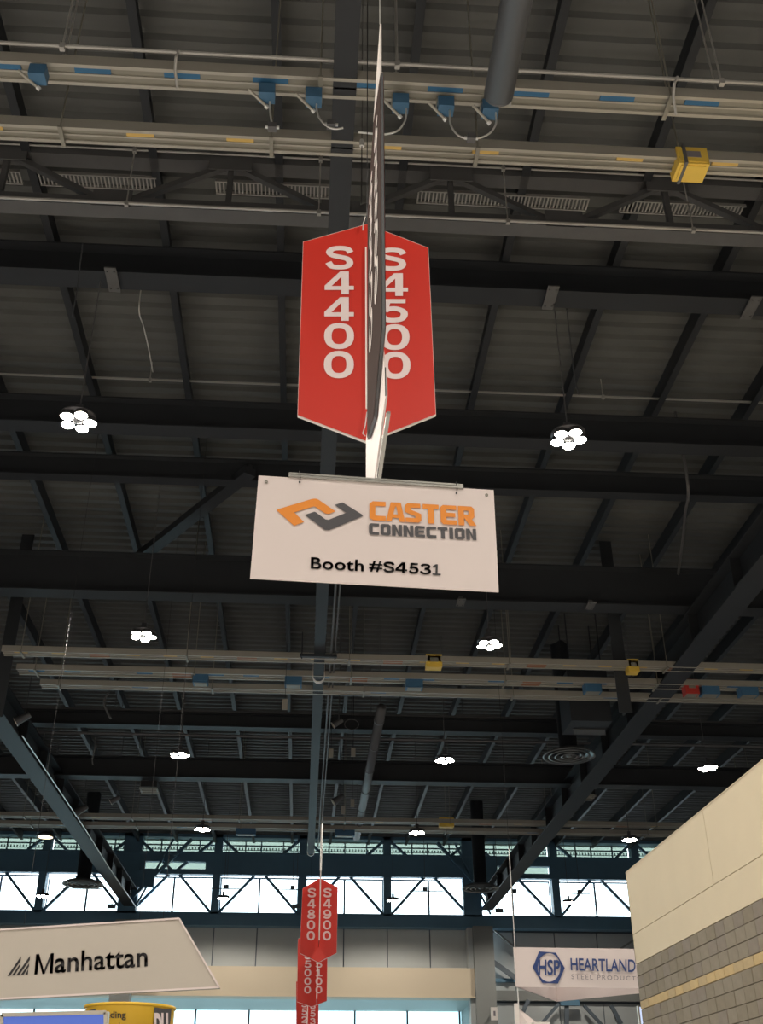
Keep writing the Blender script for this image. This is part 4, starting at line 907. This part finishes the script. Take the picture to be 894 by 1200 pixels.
def hex_hit(a):
    dx, dy = math.cos(a), math.sin(a); best = 1e9
    for i in range(6):
        (x1_, y1_), (x2_, y2_) = hexo[i], hexo[(i + 1) % 6]; ex, ey = x2_ - x1_, y2_ - y1_; den = dx * ey - dy * ex
        if abs(den) < 1e-9: continue
        tt = ((x1_ - cxh) * ey - (y1_ - cyh) * ex) / den; uu = ((x1_ - cxh) * dy - (y1_ - cyh) * dx) / den
        if tt > 0 and -1e-6 <= uu <= 1 + 1e-6: best = min(best, tt)
    return (cxh + dx * best, cyh + dy * best)
angs = sorted([2 * math.pi * k / n for k in range(n)] + [math.atan2(y_ - cyh, x_ - cxh) % (2 * math.pi) for x_, y_ in hexo])
for i, a in enumerate(angs):
    b = angs[(i + 1) % len(angs)]
    q_ = [hex_hit(a), hex_hit(b), (cxh + 2 + 70 * math.cos(b), cyh + 88 * math.sin(b)), (cxh + 2 + 70 * math.cos(a), cyh + 88 * math.sin(a))]
    m.add([on_h(*zh(*p_)) for p_ in q_], [(0, 1, 2, 3)])
m.build('emblem', 'navy', hs, fix=False)
def h_text(txt, q_, mt, bold, sp=1.0):
    m = MB(); put_text(m, txt, [on_h(*zh(*p_)) for p_ in q_], bold, sp); return m.build('lettering', mt, hs, fix=False)
h_text('HSP', [(214, 180), (346, 184), (346, 280), (214, 276)], 'navy', .02)
h_text('HEARTLAND', [(410, 172), (812, 182), (812, 260), (414, 248)], 'navy', .016)
h_text('STEEL PRODUCTS', [(416, 272), (838, 286), (838, 312), (418, 302)], 'ink_gray', .0, 1.3)
MB().cyl((xl_ + .04, YH, zt2 + 2.4), (xl_ + .04, YH, ZR + .095), .005, 5).build('cable', 'black', hs)
MB().cyl((xl_ + .04, YH, zt2), (xl_ + .04, YH, zt2 + 2.4), .012, 5).build('cable', 'wire', hs); m = MB(); m.cyl((xl_ + .04, YH, zb3 - .02), (xl_ + .04, YH, zb3 - .55), .015, 5); m.build('cable', 'wire', hs)
# lower white wing below it
P = [at_y(u, v, YH) for u, v in ((605, 1176), (638, 1203), (640, 1230), (608, 1260))]
t = thing('lower_sign', 'corner of a second white sign hanging below the triangular sign', 'hanging sign', P[0])
MB().slab([P[0] + Vector((.02, .3, 0)), P[1] + Vector((.02, .3, 0)), P[2], P[3]], (0, .04, 0)).build('panel', 'sign_white', t)
MB().bar(P[0], P[3], .10, .08, (0, 1, 0)).build('edge_bar', 'board_edge', t)
p = at_y(624, 1199, YH); MB().box(p.x, p.x + .4, YH - .1, YH + .1, p.z - .3, p.z + .02).build('foot', 'board_edge', t)
